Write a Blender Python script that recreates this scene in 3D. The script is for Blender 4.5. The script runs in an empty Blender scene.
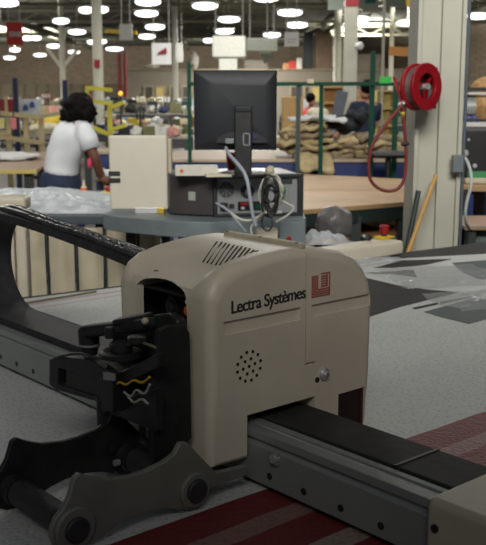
import bpy, bmesh, math, random
from mathutils import Vector, Matrix, noise
S = bpy.context.scene
COL = S.collection
# ------------------------------------------------------------------ camera numbers
F = 940.0; PITCH = math.radians(10.37); H = 1.55
def ray(x, y):
    a = (x-243)/F; b = (272.5-y)/F
    return (a, math.cos(PITCH)+b*math.sin(PITCH), -math.sin(PITCH)+b*math.cos(PITCH))
def at(x, y, Y):                       # point of the place at distance Y
    r = ray(x, y); t = Y/r[1]; return Vector((r[0]*t, Y, H+r[2]*t))
def onz(x, y, z):                      # point of the place at height z
    r = ray(x, y); t = (z-H)/r[2]; return Vector((r[0]*t, r[1]*t, z))
TH = math.radians(40.6)
U = Vector((math.sin(TH), -math.cos(TH), 0)); V = Vector((math.cos(TH), math.sin(TH), 0)); Zv = Vector((0, 0, 1))
def fu(u, v, z): return U*u+V*v+Zv*z   # cutting table frame: u along the beam, v along the table

# ------------------------------------------------------------------ materials
MATS = {}
def mat(name, col, rough=.6, metal=0, var=.1, scale=12, bump=0, bscale=60, emis=0, alpha=1, spec=.5, trans=0):
    if name in MATS: return MATS[name]
    m = bpy.data.materials.new(name); m.use_nodes = True
    nt = m.node_tree; b = nt.nodes['Principled BSDF']
    b.inputs['Roughness'].default_value = rough; b.inputs['Metallic'].default_value = metal
    b.inputs['Specular IOR Level'].default_value = spec
    geo = nt.nodes.new('ShaderNodeNewGeometry')
    n = nt.nodes.new('ShaderNodeTexNoise'); n.inputs['Scale'].default_value = scale; n.inputs['Detail'].default_value = 4
    nt.links.new(geo.outputs['Position'], n.inputs['Vector'])
    r = nt.nodes.new('ShaderNodeValToRGB')
    r.color_ramp.elements[0].position = .3; r.color_ramp.elements[1].position = .7
    r.color_ramp.elements[0].color = tuple(c*(1-var) for c in col)+(1,)
    r.color_ramp.elements[1].color = tuple(min(1, c*(1+var)) for c in col)+(1,)
    nt.links.new(n.outputs['Fac'], r.inputs['Fac']); nt.links.new(r.outputs['Color'], b.inputs['Base Color'])
    if emis:
        b.inputs['Emission Color'].default_value = tuple(col)+(1,); b.inputs['Emission Strength'].default_value = emis
    if alpha < 1: b.inputs['Alpha'].default_value = alpha
    if trans: b.inputs['Transmission Weight'].default_value = trans
    if bump:
        n2 = nt.nodes.new('ShaderNodeTexNoise'); n2.inputs['Scale'].default_value = bscale; n2.inputs['Detail'].default_value = 5
        nt.links.new(geo.outputs['Position'], n2.inputs['Vector'])
        bp = nt.nodes.new('ShaderNodeBump'); bp.inputs['Strength'].default_value = bump; bp.inputs['Distance'].default_value = .01
        nt.links.new(n2.outputs['Fac'], bp.inputs['Height']); nt.links.new(bp.outputs['Normal'], b.inputs['Normal'])
    MATS[name] = m; return m
def C(r, g, b):                        # sRGB 0-255 to linear
    f = lambda c: ((c/255+.055)/1.055)**2.4 if c > 10 else c/255/12.92
    return (f(r), f(g), f(b))
cream = mat('cream_plastic', C(208, 198, 178), .42, var=.08, scale=7, bump=.04, bscale=90)
creamd = mat('cream_worn', C(186, 176, 152), .55, var=.1)
blackm = mat('black_metal', C(38, 38, 38), .45, .2, var=.3, scale=30)
blackp = mat('black_plastic', C(30, 31, 33), .5, var=.2)
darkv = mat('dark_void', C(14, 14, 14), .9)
rubber = mat('black_rubber', C(44, 44, 46), .55, var=.25, scale=40, bump=.2, bscale=200)
tape = mat('glossy_tape', C(52, 54, 56), .22, var=.4, scale=30, bump=.5, bscale=50)
alu = mat('grey_aluminium', C(136, 141, 139), .45, .2, var=.08, scale=6)
shine = mat('bright_steel', C(205, 205, 205), .35, .6)
plate_m = mat('grey_cast_plate', C(116, 116, 108), .5, .15, var=.12)
grey_desk = mat('grey_blue_steel', C(112, 122, 126), .5, .1)
pcdark = mat('pc_dark_plastic', C(66, 62, 64), .35, var=.1)
pcback = mat('pc_zinc_back', C(128, 130, 132), .5, .0)
green_p = mat('green_paint', C(10, 62, 46), .6, spec=.2)
dgreen_p = mat('dark_green_steel', C(34, 46, 44), .5)
blue_p = mat('blue_steel', C(22, 42, 96), .5)
wood = mat('birch_top', C(162, 132, 96), .5, var=.12, scale=4)
woodb = mat('plywood_shelf', C(150, 108, 66), .6, var=.2)
brownt = mat('brown_table_top', C(150, 124, 104), .55)
tan = mat('tan_cloth', C(176, 158, 118), .9, var=.2, scale=14, bump=.3, bscale=40)
tand = mat('khaki_cloth', C(138, 122, 96), .9, var=.2, scale=14, bump=.3, bscale=40)
whitecloth = mat('white_cloth', C(205, 206, 205), .9, var=.06)
white = mat('white_paint', C(205, 205, 202), .5, var=.04)
redp = mat('red_paint', C(138, 12, 24), .4, var=.15)
redh = mat('red_hose', C(112, 34, 34), .5, var=.15)
yel = mat('yellow_paint', C(212, 178, 20), .5)
colm = mat('column_paint', C(176, 174, 160), .6, var=.06, scale=5)
skin = mat('brown_skin', C(110, 70, 54), .6, var=.08)
skinl = mat('light_skin', C(190, 140, 118), .6, var=.08)
hair = mat('black_hair', C(16, 13, 13), .8, var=.4, scale=60, bump=.3, bscale=60, spec=.1)
blonde = mat('blonde_hair', C(170, 132, 84), .6, var=.3, scale=60, bump=.8, bscale=60)
denim = mat('denim', C(32, 42, 66), .85, var=.15, scale=40)
navy = mat('navy_cloth', C(28, 36, 62), .85)
film = mat('clear_film', C(205, 210, 214), .25, var=.1, scale=14, bump=1.0, bscale=22, alpha=.55)
filmw = mat('milky_film', C(190, 196, 200), .3, var=.12, scale=9, bump=1.2, bscale=16, alpha=.85)

# ------------------------------------------------------------------ mesh builder
class MB:
    def __init__(s): s.bm = bmesh.new()
    def face(s, pts):
        vs = [s.bm.verts.new(p) for p in pts]; return s.bm.faces.new(vs)
    def hexa(s, c):                    # 8 corners: bottom 4 ccw, top 4
        v = [s.bm.verts.new(p) for p in c]
        for f in ((0,3,2,1), (4,5,6,7), (0,1,5,4), (1,2,6,5), (2,3,7,6), (3,0,4,7)): s.bm.faces.new([v[i] for i in f])
    def box(s, x0, x1, y0, y1, z0, z1, fr=None):
        fr = fr or (lambda a, b, c: Vector((a, b, c)))
        s.hexa([fr(x0,y0,z0), fr(x1,y0,z0), fr(x1,y1,z0), fr(x0,y1,z0), fr(x0,y0,z1), fr(x1,y0,z1), fr(x1,y1,z1), fr(x0,y1,z1)]); return s
    def ubox(s, u0, u1, v0, v1, z0, z1): return s.box(u0, u1, v0, v1, z0, z1, fu)
    def bar(s, p, q, w, h, up=Zv):     # rectangular bar from p to q
        p = Vector(p); q = Vector(q); d = (q-p).normalized()
        up = Vector(up)
        if abs(d.dot(up)) > .95: up = Vector((0, 1, 0))
        a = d.cross(up).normalized()*w/2; b = a.cross(d).normalized()*h/2
        s.hexa([p-a-b, p+a-b, q+a-b, q-a-b, p-a+b, p+a+b, q+a+b, q-a+b]); return s
    def prism(s, poly, e):             # closed polygon (list of points) extruded by vector e
        e = Vector(e); n = len(poly)
        a = [s.bm.verts.new(p) for p in poly]; b = [s.bm.verts.new(Vector(p)+e) for p in poly]
        s.bm.faces.new(a[::-1]); s.bm.faces.new(b)
        for i in range(n): s.bm.faces.new([a[i], a[(i+1) % n], b[(i+1) % n], b[i]])
        return s
    def tube(s, pts, r, n=8, cap=True, sm=0):
        pts = [Vector(p) for p in pts]
        if sm:
            for _ in range(sm):
                o = [pts[0]]
                for i in range(len(pts)-1): o += [pts[i]*.75+pts[i+1]*.25, pts[i]*.25+pts[i+1]*.75]
                pts = o+[pts[-1]]
        rs = r if isinstance(r, (list, tuple)) else [r]*len(pts)
        rings = []; ref = None
        for i, p in enumerate(pts):
            d = (pts[min(i+1, len(pts)-1)]-pts[max(i-1, 0)]).normalized()
            if ref is None:
                ref = d.orthogonal().normalized()
            ref = (ref-d*ref.dot(d))
            if ref.length < 1e-5: ref = d.orthogonal()
            ref.normalize()
            w = d.cross(ref)
            rings.append([s.bm.verts.new(p+(ref*math.cos(t*2*math.pi/n)+w*math.sin(t*2*math.pi/n))*rs[i]) for t in range(n)])
        for a, b in zip(rings, rings[1:]):
            for t in range(n): s.bm.faces.new([a[t], a[(t+1) % n], b[(t+1) % n], b[t]])
        if cap: s.bm.faces.new(rings[0][::-1]); s.bm.faces.new(rings[-1])
        return s
    def cyl(s, p, q, r, n=20, r2=None): return s.tube([p, q], [r, r if r2 is None else r2], n)
    def lathe(s, c, axis, prof, n=28, closed=False):  # prof: list of (along, radius)
        c = Vector(c); ax = Vector(axis).normalized(); a = ax.orthogonal().normalized(); b = ax.cross(a)
        rings = [[s.bm.verts.new(c+ax*h+(a*math.cos(2*math.pi*t/n)+b*math.sin(2*math.pi*t/n))*r) for t in range(n)] for h, r in prof]
        if closed: rings.append(rings[0])
        for p, q in zip(rings, rings[1:]):
            for t in range(n): s.bm.faces.new([p[t], p[(t+1) % n], q[(t+1) % n], q[t]])
        if not closed: s.bm.faces.new(rings[0][::-1]); s.bm.faces.new(rings[-1])
        return s
    def lump(s, c, rx, ry, rz, seed=0, amp=.25, sub=3, fl=0, rot=0, freq=2.2):
        c = Vector(c); t = bmesh.new(); bmesh.ops.create_icosphere(t, subdivisions=sub, radius=1)
        rm = Matrix.Rotation(rot, 3, 'Z')
        mp = {}
        for v in t.verts:
            p = v.co.copy(); k = 1+amp*noise.noise(p*freq+Vector((seed*7.3, seed*3.1, 0)))*1.6
            p = Vector((p.x*rx*k, p.y*ry*k, max(p.z, -1+fl)*rz*k))
            mp[v.index] = s.bm.verts.new(rm @ p+c)
        for f in t.faces: s.bm.faces.new([mp[v.index] for v in f.verts])
        t.free(); return s
    def grid(s, fn, nu, nv, th=0):     # sheet fn(i/nu, j/nv) -> point ; thickness th downward
        a = [[s.bm.verts.new(fn(i/nu, j/nv)) for j in range(nv+1)] for i in range(nu+1)]
        for i in range(nu):
            for j in range(nv): s.bm.faces.new([a[i][j], a[i+1][j], a[i+1][j+1], a[i][j+1]])
        if th:
            b = [[s.bm.verts.new(a[i][j].co-Zv*th) for j in range(nv+1)] for i in range(nu+1)]
            for i in range(nu):
                for j in range(nv): s.bm.faces.new([b[i][j+1], b[i+1][j+1], b[i+1][j], b[i][j]])
            for i in range(nu):
                s.bm.faces.new([a[i+1][0], a[i][0], b[i][0], b[i+1][0]]); s.bm.faces.new([a[i][nv], a[i+1][nv], b[i+1][nv], b[i][nv]])
            for j in range(nv):
                s.bm.faces.new([a[0][j], a[0][j+1], b[0][j+1], b[0][j]]); s.bm.faces.new([a[nu][j+1], a[nu][j], b[nu][j], b[nu][j+1]])
        return s
    def build(s, name, m, parent=None, bevel=0, seg=2, smooth=False, origin=None):
        bm = s.bm; bmesh.ops.recalc_face_normals(bm, faces=bm.faces[:])
        if parent is not None: o0 = Vector(parent['_w'])
        elif origin is not None: o0 = Vector(origin)
        else:
            xs = [v.co for v in bm.verts]
            o0 = Vector(((min(p.x for p in xs)+max(p.x for p in xs))/2, (min(p.y for p in xs)+max(p.y for p in xs))/2, min(p.z for p in xs)))
        me = bpy.data.meshes.new(name)
        for v in bm.verts: v.co -= o0
        bm.to_mesh(me); bm.free(); me.materials.append(m)
        o = bpy.data.objects.new(name, me); COL.objects.link(o)
        if parent is not None: o.parent = parent
        else: o.location = o0
        o['_w'] = tuple(o0)
        if smooth:
            for p in me.polygons: p.use_smooth = True
        if bevel:
            b = o.modifiers.new('bevel', 'BEVEL'); b.width = bevel; b.segments = seg; b.limit_method = 'ANGLE'; b.angle_limit = math.radians(35)
            for p in me.polygons: p.use_smooth = True
            w = o.modifiers.new('wn', 'WEIGHTED_NORMAL'); w.keep_sharp = True
        return o
def thing(name, loc, label, cat, group=None):
    o = bpy.data.objects.new(name, None); o.location = loc; COL.objects.link(o); o['_w'] = tuple(loc)
    o.empty_display_size = .1
    return tag(o, label, cat, group)
def tag(o, label, cat, group=None, kind=None):
    if label: o['label'] = label
    if cat: o['category'] = cat
    if group: o['group'] = group
    if kind: o['kind'] = kind
    return o
def struct(o): o['kind'] = 'structure'; return o
def baked(o):                          # apply modifiers
    dg = bpy.context.evaluated_depsgraph_get(); dg.update()
    me = bpy.data.meshes.new_from_object(o.evaluated_get(dg)); o.modifiers.clear(); o.data = me; return o

# ================================================================== SETTING
def shell():
    conc = mat('concrete_floor', C(84, 80, 73), .6, var=.12, scale=1.2)
    struct(MB().box(-45, 45, -6, 130, -.1, 0).build('floor', conc))
    cm = mat('ceiling_deck', C(92, 92, 76), .8, var=.14, scale=.6)
    struct(MB().box(-45, 45, 6, 130, 6.7, 6.9).build('ceiling', cm))
    # block wall with courses
    bw = bpy.data.materials.new('block_wall'); bw.use_nodes = True; nt = bw.node_tree
    g = nt.nodes.new('ShaderNodeNewGeometry'); mp = nt.nodes.new('ShaderNodeMapping'); mp.inputs['Rotation'].default_value = (math.pi/2, 0, 0)
    br = nt.nodes.new('ShaderNodeTexBrick'); br.inputs['Color1'].default_value = C(112, 98, 80)+(1,); br.inputs['Color2'].default_value = C(98, 86, 70)+(1,)
    br.inputs['Mortar'].default_value = C(78, 70, 60)+(1,); br.inputs['Scale'].default_value = 1.2
    nt.links.new(g.outputs['Position'], mp.inputs['Vector']); nt.links.new(mp.outputs['Vector'], br.inputs['Vector'])
    nt.links.new(br.outputs['Color'], nt.nodes['Principled BSDF'].inputs['Base Color']); nt.nodes['Principled BSDF'].inputs['Roughness'].default_value = .9
    a = at(290, 80, 92); b = at(560, 80, 56)
    struct(MB().box(-45, a.x, 92, 92.4, 0, 6.7).build('wall_back', bw))
    struct(MB().prism([(a.x, 92, 0), (b.x, 56, 0), (b.x, 56.4, 0), (a.x, 92.4, 0)], (0, 0, 6.7)).build('wall_right', bw))
    # roof joists
    jm = mat('joist_steel', C(106, 104, 88), .7)
    k = 1
    for y in (22, 29, 37, 46, 56, 67, 79):
        m = MB(); m.box(-32, 32, y-.1, y+.1, 5.95, 6.1); m.box(-32, 32, y-.1, y+.1, 6.55, 6.69)
        x = -32
        while x < 31: m.bar((x, y, 6.08), (x+1.2, y, 6.58), .06, .06); m.bar((x+1.2, y, 6.58), (x+2.4, y, 6.08), .06, .06); x += 2.4
        struct(m.build('trim_%d' % k, jm)); k += 1
    for x in (-14, -5, 6, 13):
        struct(MB().box(x-.12, x+.12, 15, 90, 6.12, 6.5).build('trim_%d' % k, jm)); k += 1
shell()

# ---- lamps
lampw = mat('lamp_diffuser', (1.0, 1.0, .97), .4, var=0, emis=3)
lamph = mat('lamp_housing', C(150, 150, 144), .5)
LZ = 5.25
def lamp0():
    t = thing('ceiling_lamp', (0, 0, LZ), '', 'lamp', 'high bay lamps hanging under the roof')
    m = MB(); m.lump((0, 0, LZ), .52, .3, .15, amp=0, sub=3); d = m.build('diffuser', lampw, t, smooth=True)
    m = MB(); m.box(-.6, .6, -.16, .16, LZ+.1, LZ+.2); m.build('housing', lamph, t, bevel=.03)
    m = MB(); m.cyl((0, 0, LZ+.2), (0, 0, 6.7), .02, 8); m.build('hanger_rod', lamph, t)
    return t
lamps = [(6,3,26,'at the upper left corner of the photo'), (61,21,17,'above the forked steel column'), (1,29,12,'cut by the left edge beside the red banner'),
 (27,38,12,'just right of the red banner'), (36,38,8,'touching the right end of the lamp beside the red banner'), (77,32,18,'between the forked column and the round column, higher one'),
 (54,46,15,'right in front of the forked column top'), (15,50,11,'directly below the red banner'), (9.5,58,12,'lowest one at the far left'), (40,55,13,'left of the forked column, low'),
 (74,52,12,'right of the forked column, low'), (86,10,13,'left side of the round column, near its top'), (101,9.5,8,'half hidden behind the right side of the round column top'),
 (92,42,6,'small one peeking out left of the round column'), (102,41.5,7,'small one peeking out right of the round column'), (114.5,49,18,'below the yellow beam and small white sign'),
 (148,2,26,'cut by the top edge left of centre'), (146.5,13.5,24,'second from the top in the row left of centre'), (155,27,20,'third from the top in the row left of centre'),
 (147,36.5,17,'just above the white banner with red mark'), (205,6,26,'highest in the row above the monitor'), (229,19.5,22.5,'second from the top in the row above the monitor'),
 (224,31.5,19,'directly above the white air duct'), (208.5,40.5,11,'left of the white air duct'), (272,35,18,'above the grey slatted duct'),
 (290,12.7,25,'highest over the small white hanging sign'), (297,25,22,'directly above the small white hanging sign'), (343,29,7,'small one between the two pale columns'),
 (360,19,19,'right of the red topped column'), (408,23,24,'left of the large column in front'), (478,16,24,'right of the large column in front'), (266,-2,26,'just cut by the top edge right of centre')]
L0 = lamp0(); kids = list(L0.children)
for i, (x, y, w, s) in enumerate(lamps):
    p = onz(x, y, LZ)
    if i == 0: o = L0
    else:
        o = L0.copy(); COL.objects.link(o)
        for c in kids:
            d = c.copy(); COL.objects.link(d); d.parent = o
    o.location = p
    o['label'] = 'bright oval hanging lamp, '+s
    k = w*p.y/943/1.08
    if k < .6: k = .6
    o.scale = (k, k, 1)

# ================================================================== columns
def round_col(x0, x1, y, Y, label, name='round_column', top=6.7):
    p = at((x0+x1)/2, y, Y); r = (x1-x0)*Y/943/2
    t = thing(name, (p.x, Y, 0), label, 'column')
    MB().cyl((p.x, Y, 0), (p.x, Y, top), r, 24).build('shaft', colm, t, smooth=False)
    MB().box(p.x-r*1.6, p.x+r*1.6, Y-r*1.6, Y+r*1.6, 0, .03).build('base_plate', colm, t)
    return t, p, r
t, p, r = round_col(92.5, 102.5, 50, 30, 'pale round steel column left of centre with small red sticker')
MB().box(p.x-.09, p.x+.09, 29.82-.02, 29.86, at(0, 68, 30).z, at(0, 60, 30).z).build('red_sticker', redp, t)
t, p, r = round_col(59.5, 65, 60, 48, 'slim pale column with forked braces at far left', 'forked_column')
for a, b in (((62,68),(47,48)), ((62,68),(77,50)), ((62,46),(66,28))):
    MB().bar(at(*a, 48), at(*b, 48), .16, .16).build('brace', colm, t)
t, p, r = round_col(172.5, 178, 60, 48, 'slim pale column right of the white banner with red mark')
t, p, r = round_col(383-1.6, 383+1.4, 60, 22, 'thin grey pole left of the large front column', 'round_pole')
t, p, r = round_col(333.5, 341, 60, 50, 'pale column just left of the red topped column, slimmer and farther')
t, p, r = round_col(389, 393.5, 60, 52, 'thin pale pipe column behind orange board at right', 'round_pole')
def hcol(x0, x1, Y, label, top=6.7, ymid=60):
    p = at((x0+x1)/2, ymid, Y); w = (x1-x0)*Y/943/2
    t = thing('steel_column', (p.x, Y, 0), label, 'column')
    return t, p, w
t, p, w = hcol(344, 356.5, 18, 'pale square steel column with red top behind green rack')
MB().box(p.x-w, p.x+w, 18-w, 18+w, 0, at(0, 7, 18).z).build('shaft', colm, t, bevel=.01)
MB().box(p.x-w-.005, p.x+w+.005, 18-w-.005, 18+w+.005, at(0, 7, 18).z, 6.7).build('red_band', redp, t)
tag(MB().lathe(at(359, 46, 17.6), (0.6, -1, 0), [(-.05, .02), (-.05, .06), (.03, .075), (.06, .06), (.07, .02)]).build('wall_fan', white), 'small white fan fixed to the red topped column', 'fan')
# the big H column
Yc = 5.05
cL = at(413.5, 150, Yc).x; cR = at(460.5, 150, Yc).x
t = thing('h_beam_column', ((cL+cR)/2, Yc+.12, 0), 'large pale painted H shaped steel column at right behind the cutting table', 'column')
MB().box(cL, cL+.022, Yc-.02, Yc+.26, 0, 6.7).build('flange', colm, t, bevel=.003)
MB().box(cR-.02, cR+.002, Yc-.02, Yc+.26, 0, 6.7).build('flange', colm, t, bevel=.003)
MB().box(cL+.02, cR-.018, Yc+.035, Yc+.06, 0, 6.7).build('web', colm, t)
MB().box(at(438, 150, Yc).x, cR-.018, Yc+.005, Yc+.03, 0, 6.7).build('cover_plate', colm, t, bevel=.004)
MB().box(cL-.06, cR+.06, Yc-.08, Yc+.32, 0, .03).build('base_plate', colm, t)
q = at(457, 163.5, Yc-.05)
tag(MB().box(q.x-.03, q.x+.028, Yc-.09, Yc-.036, q.z-.045, q.z+.045).build('junction_box', mat('box_grey', C(104, 112, 116), .4), bevel=.006), 'small grey electrical junction box on the large column', 'electrical box')
m = MB(); m.cyl((cR+.014, Yc-.01, 0), (cR+.014, Yc-.01, 6.6), .009, 10); tag(m.build('conduit_pipe', mat('conduit', C(120, 130, 140), .35, .6)), 'thin grey conduit running up the right edge of the large column', 'pipe')
# stick and dark pipe leaning on it
a = onz(409, 262, .0); 
def lean(name, pt, pb, Y0, Y1, r, m, lab, cat, n=12):
    a = at(*pt, Y1); b = at(*pb, Y0); d = (b-a); b2 = a+d*(a.z/(-d.z)); mm = MB(); mm.cyl(b2, a, r, n); tag(mm.build(name, m), lab, cat)
lean('wooden_pole', (436, 175), (410, 247), 4.86, 4.985, .011, mat('yellow_wood', C(196, 152, 84), .6), 'yellow wooden pole leaning against the large column', 'pole')
lean('dark_pipe', (418.5, 191), (407.5, 245), 4.95, 5.015, .014, dgreen_p, 'short dark green pipe leaning beside the yellow wooden pole', 'pipe')

# hose reel
def hose_reel():
    c = at(419, 87, 4.82); ax = Vector((.66, -.75, .02)).normalized(); r = .117
    t = thing('hose_reel', (c.x, c.y, c.z-.13), 'red hose reel with wound grey hose mounted on the large column', 'hose reel')
    def ring(h, name, r0, r1, th, m):
        MB().lathe(c+ax*h, ax, [(0, r0), (0, r1), (th, r1), (th, r0)], 40, closed=True).build(name, m, t, bevel=.003)
    ring(.034, 'front_flange', .066, r, .02, redp)
    ring(-.03, 'rear_flange', .03, r, .02, redp)
    m = MB()
    for k in range(4): 
        m.lathe(c+ax*(-.006+k*.012), ax, [(math.sin(a)*.007, .098+math.cos(a)*.007) for a in [j*math.pi/4 for j in range(8)]], 40, closed=True)
    m.build('wound_hose', mat('grey_hose', C(92, 74, 70), .5), t, smooth=True)
    MB().lathe(c+ax*-.03, ax, [(0, .03), (0, .04), (.04, .04), (.04, .03)], 24).build('hub', blackm, t)
    m = MB(); s = ax.cross(Zv).normalized()
    for k in range(3):
        a = k*2.09+.4; d = s*math.cos(a)+Zv*math.sin(a); m.bar(c+ax*.03+d*.01, c+ax*.03+d*.07, .012, .008, up=ax)
    m.build('spokes', redp, t)
    MB().cyl(c+ax*.0, c+ax*.06, .016, 16).build('spindle', shine, t)
    q = at(436, 88, 4.9)
    MB().box(q.x-.012, q.x+.006, 4.9, Yc-.03, q.z-.105, q.z+.105).build('mounting_bracket', redp, t, bevel=.004)
    MB().bar(c+ax*-.055, Vector((q.x, Yc-.1, c.z)), .03, .1).build('support_arm', redp, t)
    # guide arm
    MB().tube([c+ax*-.01+Vector((-.12, 0, .05)), at(401, 100, 4.8), at(402, 112, 4.8)], .008, 8).build('guide_arm', redp, t, smooth=True)
    MB().cyl(at(403, 92, 4.78), at(404, 104, 4.78), .008, 12).build('swivel_fitting', shine, t)
    MB().lump(at(401, 105, 4.78), .016, .016, .016, amp=.1).build('guide_roller', shine, t, smooth=True)
    m = MB(); m.tube([at(x, y, 4.72+.0*y) for x, y in ((403,104), (396,112), (384,127), (372,144), (368,165), (370,182), (382,191), (396,191), (404,182), (406,166), (406,146), (404,125), (403,108))], .0085, 10, sm=3)
    h = m.build('hanging_hose', redh, t, smooth=True); tag(h, 'dark red hanging hose loop', None)
    MB().lump(at(405, 144, 4.72), .022, .014, .012, amp=.1).build('hose_stopper', blackp, t, smooth=True)
    MB().lump(at(403, 114, 4.72), .012, .012, .016, amp=.1).build('brass_coupling', mat('brass', C(200, 170, 60), .3, .6), t, smooth=True)
hose_reel()

# ================================================================== far hanging things and partition walls
def panel(name, x0, y0, x1, y1, Y, m, label, cat, d=.05, bevel=0):
    a = at(x0, y1, Y); b = at(x1, y0, Y)
    o = MB().box(a.x, b.x, Y, Y+d, a.z, b.z).build(name, m, bevel=bevel); return tag(o, label, cat)
def hung(name, x0, y0, x1, y1, Y, m, label, cat, marks=(), rods=True, d=.04):
    a = at(x0, y1, Y); b = at(x1, y0, Y)
    t = thing(name, ((a.x+b.x)/2, Y, a.z), label, cat)
    MB().box(a.x, b.x, Y, Y+d, a.z, b.z).build('board', m, t)
    for (mx0, my0, mx1, my1, mm, nm) in marks:
        p = at(mx0, my1, Y); q = at(mx1, my0, Y); MB().box(p.x, q.x, Y-.02, Y-.002, p.z, q.z).build(nm, mm, t)
    if rods:
        for x in (a.x+.06, b.x-.06): MB().cyl((x, Y+d/2, b.z-.01), (x, Y+d/2, 6.7), .015, 6).build('hanger_wire', lamph, t)
    return t
greyt = mat('grey_text', C(170, 150, 150), .7)
t = hung('hanging_banner', 7, 22, 22, 45, 26, mat('banner_red', C(168, 44, 46), .8), 'red banner with pale grey lettering hanging at far left', 'banner')
m = MB()
for i, w in enumerate((1.6, 2.2, 1.4, 2.0, 1.7)):
    x = 8.6+i*2.4; p = at(x, 36.5, 25.9); q = at(x+w, 31.5, 25.9); m.box(p.x, q.x, 25.95, 25.99, p.z, q.z)
m.build('lettering', greyt, t)
t = hung('hanging_sign', 119.5, 24, 132, 40, 26, white, 'small white rectangular sign hanging in front of the yellow beam', 'sign')
tag(MB().bar(at(105, 31, 27), at(137, 33, 27), .1, .1).build('crane_beam', yel), 'yellow overhead beam behind the small white sign', 'beam')
t = hung('hanging_banner', 152, 43, 171, 64.5, 30, whitecloth, 'white hanging banner with a red mark, left of the monitor', 'banner')
m = MB()
for x0, y0, x1, y1 in ((158, 52, 163, 54), (161, 50, 166.5, 53.5), (164, 48, 166.5, 51)):
    p = at(x0, y1, 29.9); q = at(x1, y0, 29.9); m.box(p.x, q.x, 29.95, 29.99, p.z, q.z)
m.build('red_mark', redp, t)
hung('hanging_banner', 176, 43, 183, 62, 42, mat('greyish_cloth', C(150, 150, 146), .9), 'narrow grey banner right of the white banner with red mark', 'banner')
hung('hanging_sign', 284.5, 32, 299, 46.5, 24, white, 'small white square sign hanging right of the grey duct', 'sign', marks=((286.5, 39, 297, 39.8, greyt, 'printed_line'), (286.5, 42, 295, 42.7, greyt, 'printed_line')))
# air ducts
wd = mat('white_duct', C(214, 214, 204), .4)
c = at(229, 46.5, 31); h = 10.5*31/943; w = 16.5*31/943
t = thing('air_handler', (c.x, 31, c.z-h), 'large white boxy air duct hanging above the monitor', 'air duct')
MB().box(c.x-w, c.x+w, 31, 32.2, c.z-h, c.z+h).build('housing', wd, t, bevel=.06)
q = at(228, 64, 31); MB().box(q.x-.3, q.x+.3, 31.1, 31.8, q.z-.6, c.z-h+.05).build('outlet', wd, t, bevel=.03)
for x in (c.x-w+.1, c.x+w-.1): MB().cyl((x, 31.5, c.z+h-.02), (x, 31.5, 6.7), .02, 6).build('hanger_rod', lamph, t)
a = at(243, 50.5, 31); b = at(277.5, 37.5, 31)
t = thing('air_duct', ((a.x+b.x)/2, 31.4, a.z), 'grey slatted duct joined to the right of the white air duct', 'air duct')
gd = mat('grey_duct', C(150, 152, 140), .5)
a.x = c.x+w+.03; MB().box(a.x, b.x, 31.2, 31.8, a.z, b.z).build('body', gd, t, bevel=.02)
m = MB()
for i in range(14): x = a.x+.06+(b.x-a.x-.12)*i/13; m.box(x-.012, x+.012, 31.16, 31.21, a.z+.05, b.z-.05)
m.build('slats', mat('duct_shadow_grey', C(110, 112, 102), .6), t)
for x in (a.x+.1, b.x-.1): MB().cyl((x, 31.5, b.z-.02), (x, 31.5, 6.7), .02, 6).build('hanger_rod', lamph, t)
tag(MB().cyl(at(271, 54, 33), at(262, 58, 33), .22, 16).cyl(at(267, 56, 33), Vector((at(267, 56, 33).x, 33, 6.7)), .03, 8).build('round_duct', gd), 'short pale round duct under the grey slatted duct', 'air duct')
# panels at the top
t = hung('ceiling_board', 328, -8, 345.5, 10, 30, mat('pale_grey_panel', C(150, 158, 152), .7), 'pale grey panel at the top edge left of the red topped column', 'panel')
t = hung('ceiling_board', 356, -8, 379, 9, 36, mat('pale_grey_panel', (0,0,0)), 'pale grey panel at the top edge right of the red topped column', 'panel', marks=((365, -4, 376, 3.5, mat('teal', C(20, 96, 92), .6), 'teal_patch'),))
t = hung('ceiling_board', 384, -8, 408, 7, 37, mat('pale_grey_panel', (0,0,0)), 'pale grey panel at the top edge left of the large column', 'panel')
tag(MB().lathe(at(413.5, 1, 20), (0, -1, 0), [(0, .02), (.0, .15), (.04, .16), (.06, .1), (.07, .02)]).build('round_sign', yel), 'round yellow sign peeking out left of the large column top', 'sign')
tag(MB().bar(at(389, 51, 46), at(413, 52, 46), .15, .42).build('orange_board', mat('orange_board', C(186, 128, 66), .6)), 'long orange brown board high on the wall left of the large column', 'board')
for x, s in ((119.5, 'left'), (125.5, 'right')):
    a = at(x, 76, 50); tag(MB().cyl((a.x, 50, 0), (a.x, 50, at(x, 53, 50).z), .1, 10).build('red_pipe', mat('dark_red_pipe', C(120, 30, 34), .5)), 'vertical dark red pipe below the oval lamp, %s one of two' % s, 'pipe')
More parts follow.
